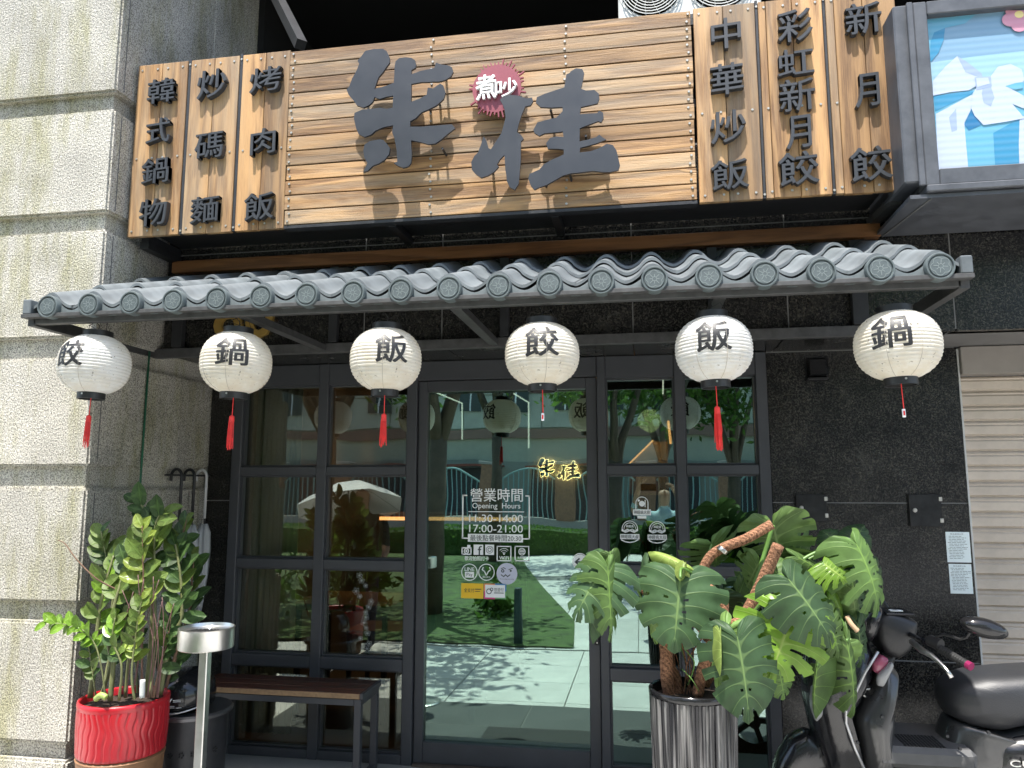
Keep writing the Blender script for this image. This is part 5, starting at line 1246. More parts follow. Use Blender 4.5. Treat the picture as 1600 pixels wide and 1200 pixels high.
b = BM(); lathe(b, [(zr*.92,ZR-.03),(zr*.5,ZR-.012),(0,ZR-.015)], (zc.x,-1.15,0), 40); finish(b, 'soil', M_SOIL, zp)
def oval(seed, cup=.22):
    rnd = random.Random(seed); b = BM(); uvl = b.loops.layers.uv.new('UVMap'); NT, NS = 9, 3; bend = rnd.uniform(.1,.35); G = {}
    for i in range(NT+1):
        t = i/NT; hw = .285*math.sin(PI*min(1, t**.95))**.62+.004
        for j in range(-NS, NS+1):
            s = j/NS; G[i,j] = (b.verts.new((hw*s, t, cup*hw*abs(s)**1.5*1.6-bend*t*t*.5)), t, abs(s)*.5)
    for i in range(NT):
        for j in range(-NS, NS):
            v = [G[i,j], G[i,j+1], G[i+1,j+1], G[i+1,j]]; f = b.faces.new([q[0] for q in v]); f.smooth = True
            for lp, q in zip(f.loops, v): lp[uvl].uv = (q[1], q[2])
    me = bpy.data.meshes.new('leaf'); b.to_mesh(me); b.free(); return me
ZM = [leafmat('zz_dark', (.042,.082,.024), (.10,.18,.05), rough=.5, nv=1), leafmat('zz_mid', (.105,.155,.032), (.15,.24,.05), rough=.5, nv=1), leafmat('zz_lime', (.20,.26,.045), (.28,.38,.08), rough=.3, nv=1), leafmat('zz_bright', (.15,.27,.03), (.25,.42,.06), rough=.3, nv=1)]
zmesh = [[oval(k*7+q) for q in range(3)] for k in range(4)]
for k in range(4):
    for me in zmesh[k]: me.materials.append(ZM[k])
M_ZSTEM = mat('zz_stem', (.16,.17,.07), .5, var=.4, vscale=18); M_ZBR = mat('zz_stem_brown', (.15,.085,.05), .6, var=.4, vscale=18)
random.seed(21)
# stem: points (px,py,y), radius, leaf size m, first leafy fraction, colours, step
ZS = [([(141,1090,-1.2),(150,1010,-1.2),(156,955,-1.2),(167,905,-1.2),(178,868,-1.18)], .012, .085, .48, (1,3,1)),
      ([(155,1095,-1.15),(172,1040,-1.12),(168,990,-1.12),(178,920,-1.1),(166,870,-1.1),(158,830,-1.1)], .008, .085, .72, (0,1,1)),
      ([(172,1095,-1.25),(178,1020,-1.25),(176,960,-1.25),(192,900,-1.22),(205,845,-1.2)], .011, .095, .60, (0,1,1)),
      ([(196,1090,-1.15),(205,1000,-1.15),(222,935,-1.15),(217,880,-1.15),(212,835,-1.15),(196,838,-1.17)], .008, .10, .66, (1,1,2)),
      ([(222,1092,-1.22),(222,1000,-1.24),(224,915,-1.25),(223,860,-1.25),(222,822,-1.25)], .005, .088, .52, (2,2,1)),
      ([(228,1090,-1.1),(236,1000,-1.1),(240,900,-1.1),(238,840,-1.1),(228,800,-1.1),(212,780,-1.1)], .012, .092, .66, (0,0,1)),
      ([(235,1090,-1.15),(242,990,-1.12),(241,880,-1.12),(243,820,-1.12),(256,796,-1.12)], .009, .095, .70, (0,1,1)),
      ([(250,1086,-1.1),(262,1020,-1.1),(284,960,-1.1),(282,900,-1.1),(274,850,-1.1)], .012, .092, .50, (0,0,1)),
      ([(245,1088,-1.05),(262,1000,-1.0),(272,930,-1.0),(280,860,-1.02),(292,812,-1.02)], .008, .092, .68, (0,0,1)),
      ([(256,1086,-1.0),(278,1010,-1.0),(298,945,-1.0),(300,900,-1.0),(306,860,-1.0)], .008, .088, .42, (0,0,1)),
      ([(210,1092,-1.28),(206,1050,-1.3),(214,980,-1.3),(222,935,-1.3)], .006, .062, .38, (1,2,1)),
      ([(186,1094,-1.28),(190,1040,-1.3),(176,1000,-1.3),(180,965,-1.3)], .006, .06, .45, (3,1,0)),
      ([(165,1092,-1.28),(158,1040,-1.3),(145,1000,-1.3),(120,980,-1.3),(72,972,-1.3)], .004, .055, .45, (3,3,3)),
      ([(150,1092,-1.25),(146,1060,-1.28),(140,1020,-1.28),(136,1000,-1.28)], .004, .06, .3, (0,1,0)),
      ([(160,1092,-1.05),(170,1030,-1.0),(190,980,-1.0),(196,935,-1.0)], .006, .075, .30, (0,0,1)),
      ([(215,1090,-1.0),(212,1030,-.98),(204,970,-.98),(200,920,-.98)], .006, .078, .30, (0,1,0)),
      ([(240,1090,-1.2),(250,1040,-1.22),(262,1000,-1.22),(268,955,-1.22)], .005, .07, .35, (0,1,0)),
      ([(255,1086,-1.0),(272,1040,-.98),(285,1000,-.98)], .005, .07, .30, (0,0,0))]
cnt = 0
for pts, r, ls, f0, cols in ZS:
    o = stem('stem', pts, (r, r*.35), M_ZSTEM if random.random() < .6 else M_ZBR, zp, 8)
    P = [at(*p) for p in pts]; tot = sum((q-p).length for p, q in zip(P, P[1:])); acc = 0; L0 = f0*tot; side = 1; nxt = L0; stepl = ls*.27
    while nxt <= tot:
        acc = 0
        for p, q in zip(P, P[1:]):
            l = (q-p).length
            if acc+l >= nxt-1e-6: break
            acc += l
        pos = p+(q-p)*((nxt-acc)/l); d = (q-p).normalized(); rt = d.cross(Vector((0,-1,0))).normalized()
        fr_ = (nxt-L0)/max(1e-6, tot-L0)
        ang = math.radians(random.uniform(35,75)*(1-.45*fr_)); dirv = (d*math.cos(ang)+rt*side*math.sin(ang)+Vector((0,random.uniform(-.55,.35),random.uniform(-.15,.25)))).normalized()
        nrm = Vector((random.uniform(-.4,.4), -1, random.uniform(.1,.9))); nrm = (nrm-dirv*nrm.dot(dirv)).normalized(); xax = dirv.cross(nrm)
        ci = random.choice(cols); s = ls*random.uniform(.85,1.3)*(1 if fr_ < .9 else .8)
        o = link(bpy.data.objects.new('leaf', random.choice(zmesh[ci]))); o.parent = zp
        mt = Matrix((xax*s, dirv*s, nrm*s)).transposed().to_4x4(); mt.translation = pos-zp.location; o.matrix_local = mt; cnt += 1
        side = -side; nxt += stepl*random.uniform(.7,1.2)
# bare twig, canes and string
stem('twig', [(202,930,-1.2),(160,910,-1.25),(140,895,-1.27),(118,872,-1.28),(102,850,-1.28),(91,844,-1.28)], (.004,.002), M_ZBR, zp, 6)
for k in range(12):
    x = 185+random.uniform(0,65); stem('cane', [(x,1090,-1.25+random.uniform(-.02,.05)),(x+random.uniform(-8,14),1000,-1.28),(x+random.uniform(-18,30),925+random.uniform(-30,20),-1.28)], .0016, mat('thin_cane', (.16,.08,.075), .6), zp, 5)
stem('cut_stalk', [(222,1090,-1.3),(223,1062,-1.3)], .011, mat('pale_tube', (.5,.52,.5), .35), zp, 10)
stem('curled_leaf', [(150,1092,-1.32),(158,1086,-1.33),(166,1090,-1.33)], .012, ML_Y, zp, 8)

# ================================================================== SCOOTER
YC = -.68
sc_ = thing('scooter', 'black and dark grey motor scooter parked against the granite wall, facing left', 'scooter', (at(1400,1100,YC).x, YC, 0))
M_SBLK = mat('scooter_black', (.012,.012,.014), .22, coat=.4, var=.2, vscale=12); M_SGRY = mat('scooter_grey', (.06,.06,.06), .28, metal=.4, coat=.4, var=.15, vscale=5); M_SEAT = mat('seat_vinyl', (.020,.021,.024), .42, bump=.12, bscale=260, var=.15)
M_PINK = mat('pink_anodised', (.35,.03,.12), .3, metal=.5); M_CLEAR = mat('lens_clear', (.45,.45,.45), .08, trans=.4); M_RUB = mat('rubber', (.012,.012,.012), .7)
def pillow(name, pl, yc, hw, m, parent, sub=1, e=3.0, lays=7, taper=None, abso=False, end=.45):
    P = [(at(x, y, YC).x, at(x, y, YC).z) for x, y in pl] if not abso else pl
    P = [(P[i][0]+(P[(i+1)%len(P)][0]-P[i][0])*f, P[i][1]+(P[(i+1)%len(P)][1]-P[i][1])*f) for i in range(len(P)) for f in (0, .33, .67)]
    cx = sum(p[0] for p in P)/len(P); cz = sum(p[1] for p in P)/len(P); rings = []
    for k in range(lays):
        t = -1+2*k/(lays-1); s = (1-abs(t)**e)**(1/e) if abs(t) < 1 else .0
        s = max(s, .55) if abs(t) < 1 else end
        tt = math.copysign(abs(t)**.7, t)
        rings.append([Vector((cx+(x-cx)*s, yc+hw*tt, cz+(z-cz)*s)) for x, z in P])
    b = BM(); loft(b, rings); o = finish(b, name, m, parent, smooth=True); subsurf(o, sub); return o
fx_ = at(1235,1200,YC).x
# wheels
def wheel(name, x, r):
    b = BM(); lathe(b, [(r*.62,-.05),(r*.9,-.055),(r*.99,-.03),(r,0),(r*.99,.03),(r*.9,.055),(r*.62,.05),(r*.62,-.05)], (x,YC,r), 40, axis='Y'); w_ = finish(b, 'tyre', M_RUB, sc_, smooth=True)
    b = BM(); lathe(b, [(r*.61,-.04),(r*.56,-.045),(r*.56,.045),(r*.61,.04),(r*.61,-.04)], (x,YC,r), 40, axis='Y'); lathe(b, [(.03,-.06),(.035,.06)], (x,YC,r), 16, axis='Y')
    for k in range(5):
        a = k*2*PI/5; bar(b, (x+.03*math.cos(a),YC,r+.03*math.sin(a)), (x+r*.57*math.cos(a),YC,r+r*.57*math.sin(a)), .03, .03, (0,1,0))
    finish(b, 'rim', M_SGRY, w_)
wheel('front', fx_+.03, .215); wheel('rear', fx_+1.22, .215)
pillow('front_fender', [(1198,1230),(1212,1182),(1232,1150),(1258,1137),(1288,1150),(1306,1185),(1290,1215),(1240,1205),(1212,1240)], YC, .085, M_SBLK, sc_)
pillow('front_apron', [(1262,1010),(1300,985),(1352,995),(1362,1030),(1340,1075),(1320,1110),(1330,1165),(1350,1215),(1290,1215),(1268,1150),(1252,1080)], YC, .165, M_SBLK, sc_, e=2.4)
pillow('leg_shield', [(1370,1022),(1392,1040),(1378,1078),(1384,1110),(1378,1160),(1382,1225),(1350,1225),(1335,1170),(1322,1108),(1345,1070)], YC, .20, M_SGRY, sc_, e=4)
b = BM(); tube(b, [at(x, y, YC-.19) for x, y in ((1372,1018),(1352,1050),(1338,1080),(1322,1104),(1322,1130),(1336,1170),(1352,1205))], .006, 6); finish(b, 'chrome_edge', M_SILVER, sc_, smooth=True)
pillow('steering_cover', [(1374,1010),(1398,1018),(1392,1040),(1370,1082),(1348,1078),(1360,1040)], YC, .06, M_BLACKPL, sc_)
b = BM(); c_ = at(1364,1084,YC-.09); tube(b, [c_+Vector((.045*math.cos(a),-.012,.020*math.sin(a)-.006*math.cos(a))) for a in [k*PI/10 for k in range(21)]], .005, 6); finish(b, 'ignition_ring', M_CHROME, sc_, smooth=True)
b = BM(); lathe(b, [(.036,-.004),(0,-.006)], (c_.x,c_.y,c_.z), 20, axis='Y'); finish(b, 'ignition_face', M_BLACKGL, sc_)
pillow('headset_cowl', [(1360,962),(1376,950),(1400,956),(1424,966),(1422,985),(1412,1012),(1395,1024),(1372,1014),(1362,990)], YC, .11, M_BLACKPL, sc_, e=9, end=.86)
pillow('headset_front', [(1330,955),(1352,930),(1372,945),(1362,985),(1352,1000),(1336,990)], YC, .14, M_SBLK, sc_)
b = BM(); p_ = at(1403,960,YC-.05); box(b, p_.x-.06, p_.x+.05, YC-.10, YC+.06, p_.z+.002, p_.z+.012, .003); dsh = finish(b, 'instrument_panel', M_BLACKGL, sc_)
pillow('turn_signal', [(1348,1022),(1362,1012),(1373,1018),(1370,1032),(1358,1042),(1350,1038)], YC-.12, .035, mat('signal_rose', (.30,.07,.12), .15, coat=.5), sc_)
pillow('turn_signal_lens', [(1352,1042),(1374,1020),(1378,1026),(1362,1058),(1352,1056)], YC-.155, .02, M_CLEAR, sc_)
pillow('front_signal_lens', [(1256,1060),(1266,1052),(1274,1075),(1272,1102),(1262,1112),(1254,1090)], YC-.14, .04, M_CLEAR, sc_)
hb = [at(1418,990,YC-.08), at(1446,1003,YC-.22), at(1467,1013,YC-.28)]
b = BM(); tube(b, hb, .011, 10); tube(b, [at(1400,985,YC+.08), at(1392,975,YC+.22), at(1390,972,YC+.34)], .011, 10); finish(b, 'handlebar', M_SBLK, sc_, smooth=True)
g0, g1 = at(1467,1013,YC-.28), at(1511,1038,YC-.38)
b = BM(); N = 24; tube(b, [g0+(g1-g0)*k/N for k in range(N+1)], [.0165 if k % 2 else .0145 for k in range(N+1)], 12); finish(b, 'grip', M_RUB, sc_)
b = BM(); tube(b, [g1, g1+(g1-g0).normalized()*.018], .0155, 12); finish(b, 'bar_end', M_PINK, sc_)
b = BM(); tube(b, [at(1452,1000,YC-.25), at(1470,1008,YC-.29)], .022, 10); finish(b, 'switch_housing', M_BLACKPL, sc_, smooth=.7)
b = BM(); tube(b, [at(1424,1002,YC-.2), at(1440,1016,YC-.26), at(1455,1024,YC-.30), at(1470,1037,YC-.33), at(1480,1048,YC-.36), at(1487,1059,YC-.37)], [.012,.013,.011,.008,.007,.009], 10); finish(b, 'brake_lever', M_CHROME, sc_, smooth=True)
def mirror(pts, oc, rx, rz, tilt, lab):
    b = BM(); tube(b, pts, .0055, 8); s_ = finish(b, 'mirror_arm', M_BLACKPL, sc_, smooth=True)
    b = BM(); lathe(b, [(0,-.030),(.5,-.028),(.9,-.016),(1,0),(.95,.012)], (0,0,0), 28)
    M_ = Matrix.Rotation(tilt, 4, 'Y')
    for v in b.verts:
        x, y, z = v.co; v.co = Vector(oc)+(M_ @ Vector((x*rx, z*1.4-(.0), y*rz)))
    s = finish(b, 'mirror_shell', M_BLACKGL, sc_, smooth=True)
    b = BM(); lathe(b, [(.96,.0),(0,.002)], (0,0,0), 28)
    for v in b.verts:
        x, y, z = v.co; v.co = Vector(oc)+(M_ @ Vector((x*rx, .020+z, y*rz)))
    finish(b, 'mirror_glass', mat('mirror_glass', (.9,.9,.9), .03, metal=1), s)
oc = at(1537,981,YC-.40); mirror([at(1462,1008,YC-.27), at(1463,995,YC-.28), at(1475,991,YC-.30), at(1500,999,YC-.34), at(1510,996,YC-.36), at(1519,982,YC-.38)], oc, .083, .036, R_(14), '')
oc = at(1352,900,YC+.32); mirror([at(1392,975,YC+.24), at(1388,950,YC+.26), at(1365,915,YC+.30)], oc, .07, .04, R_(-20), '')
b = BM(); p_ = at(1400,958,YC-.06)
for k in range(17):
    a = PI*(.1+.8*k/16); r0 = .020 if k % 2 else .017; q0 = Vector((p_.x-.005+r0*math.cos(a), YC-.055-.0+r0*math.sin(a)*1.2-.02, p_.z+.0128)); q1 = Vector((p_.x-.005+.026*math.cos(a), YC-.075+.026*math.sin(a)*1.2, p_.z+.0128)); tube(b, [q0, q1], .0009, 4)
tube(b, [(p_.x-.03,YC-.09,p_.z+.0128),(p_.x+.02,YC-.085,p_.z+.0128)], .0022, 4); finish(b, 'dial_marks', M_WHITE, dsh)
b = BM()
for q in ((1330,1120),(1340,1160),(1378,1120),(1480,1150),(1500,1170),(1545,1145)):
    p_ = at(*q, YC-.2); lathe(b, [(.006,YC-.205),(.007,YC-.195)], (p_.x,0,p_.z), 8, axis='Y')
tag(finish(b, 'panel_screws', M_STEEL, sc_), kind='stuff')
# floor, seat, rear body
fz = at(1420,1164,YC-.15).z
b = BM(); box(b, at(1350,1180,YC).x, at(1500,1180,YC).x, YC-.19, YC+.17, fz-.08, fz, .02); fl = finish(b, 'floorboard', mat('floorboard_grey', (.075,.075,.075), .6, var=.25, vscale=9), sc_)
b = BM()
x0 = at(1412,1170,YC-.15).x
for i in range(12):
    for j in range(9): box(b, x0+i*.013, x0+i*.013+.008, YC-.17+j*.017, YC-.17+j*.017+.011, fz+.0005, fz+.003)
tag(finish(b, 'grip_studs', M_RUB, fl), kind='stuff')
pillow('seat', [(1466,1092),(1468,1070),(1484,1056),(1520,1046),(1600,1040),(1700,1036),(1760,1052),(1765,1085),(1700,1108),(1600,1122),(1545,1134),(1500,1126),(1474,1112)], YC, .155, M_SEAT, sc_, e=2.6, lays=9)
pillow('rear_body', [(1478,1116),(1545,1136),(1620,1118),(1780,1085),(1820,1110),(1790,1180),(1700,1240),(1480,1240),(1458,1200),(1466,1150)], YC, .145, M_SGRY, sc_, e=3.5)
pillow('side_panel', [(1532,1150),(1560,1136),(1640,1124),(1770,1100),(1790,1130),(1730,1195),(1640,1230),(1540,1230),(1528,1190)], YC-.03, .145, M_SBLK, sc_, e=4)
p_ = at(1577,1192,YC-.18)
b = BM(); put_text(b, 'CU', p_.x, p_.x+.08, p_.z-.012, p_.z+.012, YC-.186, thick=.012, offset=.03, slant=.0); finish(b, 'chrome_lettering', M_CHROME, sc_)
b = BM(); tube(b, [(fx_+.03,YC+.07,.215),(fx_+.12,YC+.06,.55)], .016, 8); tube(b, [(fx_+.03,YC-.07,.215),(fx_+.12,YC-.06,.55)], .016, 8); tube(b, [(fx_+1.22,YC-.09,.215),(fx_+.9,YC-.09,.25),(fx_+.8,YC-.05,.4)], .03, 8); tube(b, [(fx_+.75,YC-.1,.25),(fx_+.7,YC-.22,.0)], .01, 6); finish(b, 'fork_and_stand', M_STEEL, sc_)

# ================================================================== INTERIOR
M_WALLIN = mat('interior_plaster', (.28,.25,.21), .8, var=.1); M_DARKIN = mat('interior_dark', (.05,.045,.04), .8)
rm = thing('dining_room', 'dim dining room seen through the shopfront glass', 'room', (-.5, 2.4, .1))
bx('floor', mat('interior_floor', (.09,.08,.07), .4), rm, -2.55, 1.6, .06, 4.6, .03, .095, 0)
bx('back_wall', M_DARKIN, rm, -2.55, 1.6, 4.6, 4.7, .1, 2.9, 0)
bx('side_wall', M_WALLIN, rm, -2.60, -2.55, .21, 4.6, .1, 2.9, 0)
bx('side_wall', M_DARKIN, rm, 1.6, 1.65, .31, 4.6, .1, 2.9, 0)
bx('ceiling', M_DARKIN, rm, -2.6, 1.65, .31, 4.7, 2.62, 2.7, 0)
# curtain
b = BM(); N = 40
for s_ in (0, 1):
    pass
top = [b.verts.new((-2.36+.30*k/N, .16+.018*math.sin(k*1.5), 2.28)) for k in range(N+1)]; bot = [b.verts.new((-2.38+.32*k/N, .16+.022*math.sin(k*1.5+.4), .16)) for k in range(N+1)]
for k in range(N): b.faces.new((top[k], top[k+1], bot[k+1], bot[k]))
o = finish(b, 'curtain', mat('curtain_beige', (.62,.57,.47), .85), smooth=True); tag(o, 'beige gathered curtain just inside the left window', 'curtain'); m_ = o.modifiers.new('t', 'SOLIDIFY'); m_.thickness = .004
# tables and chairs
def table(x, y, lab):
    t = thing('dining_table', lab, 'table', (x, y, .1), 'dining tables inside')
    bx('table_top', M_INWOOD, t, x-.35, x+.35, y-.3, y+.3, .80, .84, .004)
    for sx in (-.31, .28):
        for sy in (-.26, .23): bx('leg', M_STEEL, t, x+sx, x+sx+.03, y+sy, y+sy+.03, .1, .799, 0)
table(-1.95, .85, 'wooden dining table just inside the left window'); table(-1.9, 2.4, 'wooden dining table farther back behind the left window')
def chair(x, y, lab):
    t = thing('dining_chair', lab, 'chair', (x, y, .1), 'dining chairs inside')
    bx('seat', M_INWOOD, t, x-.2, x+.2, y-.2, y+.2, .53, .56, .003); bx('backrest', M_INWOOD, t, x-.2, x+.2, y+.18, y+.2, .75, .98, .003)
    for sx in (-.2, .17):
        bx('leg', M_STEEL, t, x+sx, x+sx+.03, y-.19, y-.16, .1, .529, 0); bx('leg', M_STEEL, t, x+sx, x+sx+.03, y+.201, y+.225, .1, .98, 0)
chair(-1.95, 1.4, 'dark dining chair tucked behind the nearer table inside'); chair(-1.3, .95, 'dark dining chair beside the nearer table inside'); chair(-1.9, 2.95, 'dark dining chair at the farther table inside')
# counter with warm strip light
a, c = at(590, 808, 2.0), at(722, 818, 2.0)
ct = thing('service_counter', 'wooden counter with a warm strip light along its top edge, inside', 'counter', ((a.x+c.x)/2, 2.2, .1))
bx('counter_top', M_INWOOD, ct, a.x, c.x+.5, 2.0, 2.5, a.z-.03, a.z+.03, .004); bx('counter_front', M_INWOOD, ct, a.x+.03, c.x+.47, 2.05, 2.45, .1, a.z-.031, .0)
M_WARM = mat('warm_light', (1,.6,.3), .5, emit=(1,.45,.16), estr=1.6)
bx('strip_light', M_WARM, ct, a.x+.02, c.x+.48, 1.992, 1.999, a.z-.024, a.z+.004, 0)
# ceiling strip lamps (bent white lines)
M_LED = mat('led_white', (1,1,1), .5, emit=(1,.93,.82), estr=1.3)
for n_, pl in enumerate((((681,613),(722,630),(722,687)), ((803,615),(826,629),(826,700)), ((1036,585),(1036,616)))):
    P = [at(pl[0][0], pl[0][1], 1.1 if len(pl) == 3 else 1.5)]+[at(x, y, 1.5) for x, y in pl[1:]]
    b = BM(); tube(b, P, .006, 6)
    o = finish(b, 'strip_lamp', M_LED); tag(o, ('left bent white light strip seen through the glass door', 'right bent white light strip seen through the glass door', 'short white light strip behind the right window')[n_], 'lamp', 'white light strips inside')
# warm downlights on the left
M_DL = mat('downlight_glow', (1,.7,.4), .5, emit=(1,.55,.25), estr=6)
for n_, (x, y, lab) in enumerate(((-2.38, 1.0, 'warm downlight nearest the pillar side wall inside'), (-2.38, 1.8, 'middle warm downlight along the side wall inside'), (-2.38, 2.6, 'farthest warm downlight along the side wall inside'))):
    t = thing('downlight', lab, 'lamp', (x, y, 2.6), 'warm ceiling downlights inside')
    b = BM(); lathe(b, [(.045,2.612),(.045,2.58),(.038,2.58),(.038,2.612),(.045,2.612)], (x,y,0), 20); finish(b, 'housing', M_BLACKPL, t)
    b = BM(); lathe(b, [(.037,2.60),(0,2.601)], (x,y,0), 16); finish(b, 'bulb', M_DL, t)
    ld = bpy.data.lights.new('downlight_beam', 'SPOT'); ld.energy = 9; ld.color = (1,.55,.25); ld.spot_size = R_(70); ld.spot_blend = .6; ld.shadow_soft_size = .03
    lo = link(bpy.data.objects.new('downlight_beam', ld)); lo.location = (x+.02, y, 2.57); lo.rotation_euler = (0, R_(-12), 0)
# backlit small sign on an inner wall
y_ = 2.6; q = at(875,732,y_)
wl_ = bx('partition_wall', M_WALLIN, None, q.x-.30, q.x+.30, y_+.04, y_+.10, .1, 2.62, 0); tag(wl_, 'dark inner partition wall carrying the small backlit sign', 'wall')
gs = thing('backlit_sign', 'small black brush lettering sign with warm glowing halo inside the door', 'sign', (q.x, y_, q.z))
M_HALO = mat('halo_glow', (1,.7,.4), .5, emit=(1,.62,.26), estr=9)
def mini(pts, ox, oy, s, y, grow=0):
    # the same outlines at small size: sign centre (780,190) px maps to (875,732), scale .155
    out = []
    for x, z in pts:
        X, Z = ox+x*s, oy+z*s; p = at(875+(X-765)*.155, 732+(Z-180)*.155, y); out.append([p.x, p.z])
    return out
random.seed(2)
for pts, ox, oy, s in ((ZHU,530,60,S1),(DOT,530,60,S1),(GUI1,720,80,S2),(GUI2,720,80,S2)):
    b = BM(); prism(b, mini(pts, ox, oy, s, y_), y_, y_+.010); finish(b, 'sign_character', M_BLACK, gs)
b = BM()
for pts, ox, oy, s in ((ZHU,530,60,S1),(DOT,530,60,S1),(GUI1,720,80,S2),(GUI2,720,80,S2)):
    P = mini(pts, ox, oy, s, y_)
    P3 = [(x, y_+.018, z) for x, z in P]; tube(b, P3+[P3[0]], .0045, 5)
finish(b, 'glow_tube', M_HALO, gs)
pl = bpy.data.lights.new('sign_glow', 'POINT'); pl.energy = .5; pl.color = (1,.6,.28); pl.shadow_soft_size = .1; lo = link(bpy.data.objects.new('sign_glow', pl)); lo.location = (q.x, y_-.12, q.z)
# lit wooden house shaped decoration behind the right window
y_ = 2.2; q0, q1, q2, q3, q4 = [at(x, z, y_) for x, z in ((982,726),(1015,690),(1044,690),(1044,726),(1015,668))]
b = BM(); prism(b, [(q0.x,q0.z-.25),(q3.x,q3.z-.25),(q3.x,q2.z),(q1.x+.03,q1.z),(q0.x,q0.z)], y_, y_+.2); o = finish(b, 'wooden_house_panel', mat('lit_wood', (.42,.24,.10), .5)); tag(o, 'small wooden gable shaped panel lit warmly behind the right window', 'decoration')
b = BM(); tube(b, [(q0.x,y_-.02,q0.z),(q1.x+.03,y_-.02,q1.z+.01)], .008, 6); tube(b, [(q2.x+.02,y_-.02,q2.z-.02),(q2.x+.005,y_-.02,q2.z+.17)], .012, 6); o2 = finish(b, 'gable_light', M_WARM, o)
pl = bpy.data.lights.new('gable_glow', 'POINT'); pl.energy = 4; pl.color = (1,.6,.28); pl.shadow_soft_size = .1; lo = link(bpy.data.objects.new('gable_glow', pl)); lo.location = (q1.x, y_-.35, q1.z+.15)

# ================================================================== ACROSS THE STREET (seen mirrored in the glass)
_b = BM(); _b.faces.new([_b.verts.new(p) for p in ((-14,-3.5,.015),(-14,-13,.015),(-2.7,-13,.015),(-2.3,-11,.015),(-1.15,-6.2,.015),(-.85,-5,.015),(-.72,-3.5,.015))])
for f_ in _b.faces: f_.normal_update(); f_.normal_flip() if f_.normal.z < 0 else None
bank = finish(_b, 'lawn', M_GRASS); tag(bank, kind='structure')
M_LEAFT = [leafmat('tree_leaf_a', (.05,.12,.02), (.08,.15,.04), rough=.4, nv=1), leafmat('tree_leaf_b', (.09,.19,.03), (.12,.22,.05), rough=.4, nv=1)]
def foliage(bm, c, rx, ry, rz, n, s, rnd):
    uvl = bm.loops.layers.uv.verify()
    clumps = [Vector((rnd.gauss(0,.45)*rx, rnd.gauss(0,.45)*ry, rnd.gauss(0,.45)*rz)) for _ in range(max(3, n//110))]
    for _ in range(n):
        k = rnd.choice(clumps); v = Vector(c)+k+Vector((rnd.gauss(0,.17)*rx, rnd.gauss(0,.17)*ry, rnd.gauss(0,.15)*rz))
        a = Vector((rnd.uniform(-1,1), rnd.uniform(-1,1), rnd.uniform(-1,1))).normalized(); b_ = a.orthogonal().normalized(); q = s*rnd.uniform(.6,1.3)
        f = bm.faces.new([bm.verts.new(v+p) for p in (a*q, b_*q*.45, -a*q, -b_*q*.45)]); f.material_index = rnd.randint(0, 1)
        for lp in f.loops: lp[uvl].uv = (.3, .4)
M_BARK = mat('tree_bark', (.13,.10,.075), .9, var=.3, vscale=6, bump=.6, bscale=20)
def tree(x, y, h, r, seed, lab, n=2600, fork=True, s=.09):
    rnd = random.Random(seed); t = thing('tree', lab, 'tree', (x, y, 0), 'trees across the pavement')
    b = BM(); hb_ = h*.42; tube(b, [(x,y,-.02),(x+.05,y,hb_*.5),(x+.08,y,hb_)], [.15,.12,.11], 10)
    for k in range(5):
        a = k*2*PI/5+rnd.uniform(-.3,.3); e = Vector((x+r*.6*math.cos(a), y+r*.6*math.sin(a), h*.8)); m0 = Vector((x+.08,y,hb_-.15)); tube(b, [m0, m0*.5+e*.5+Vector((0,0,.1)), e], [.085,.05,.02], 7)
    finish(b, 'trunk', M_BARK, t, smooth=True)
    b = BM(); foliage(b, (x,y,h*.8), r, r, h*.26, n, s, rnd); finish(b, 'crown', M_LEAFT, t)
tree(-4.6, -6.2, 5.6, 1.9, 1, 'forked street tree on the lawn behind the photographer, nearest the pillar')
tree(-2.65, -5.2, 5.4, 1.6, 2, 'forked street tree at the lawn edge nearest the path', n=1300)
tree(2.6, -7.6, 6.0, 2.0, 3, 'leafy street tree on the right of the path')
tree(-7.8, -8.4, 6.4, 2.2, 4, 'far left street tree on the lawn')
tree(-.55, -9.0, 4.9, 1.3, 12, 'small bright street tree seen mirrored above the door edge', n=2200)
tree(1.5, -9.6, 4.7, 1.2, 13, 'small street tree mirrored in the right window', n=2000)
tree(.35, -11.5, 5.2, 1.5, 14, 'slim street tree mirrored between door and right window', n=2200)
tree(4.8, -11.5, 6.6, 2.3, 5, 'far right street tree by the fence')
tree(-3.2, -12.0, 6.6, 2.0, 6, 'street tree standing in front of the arched fence')
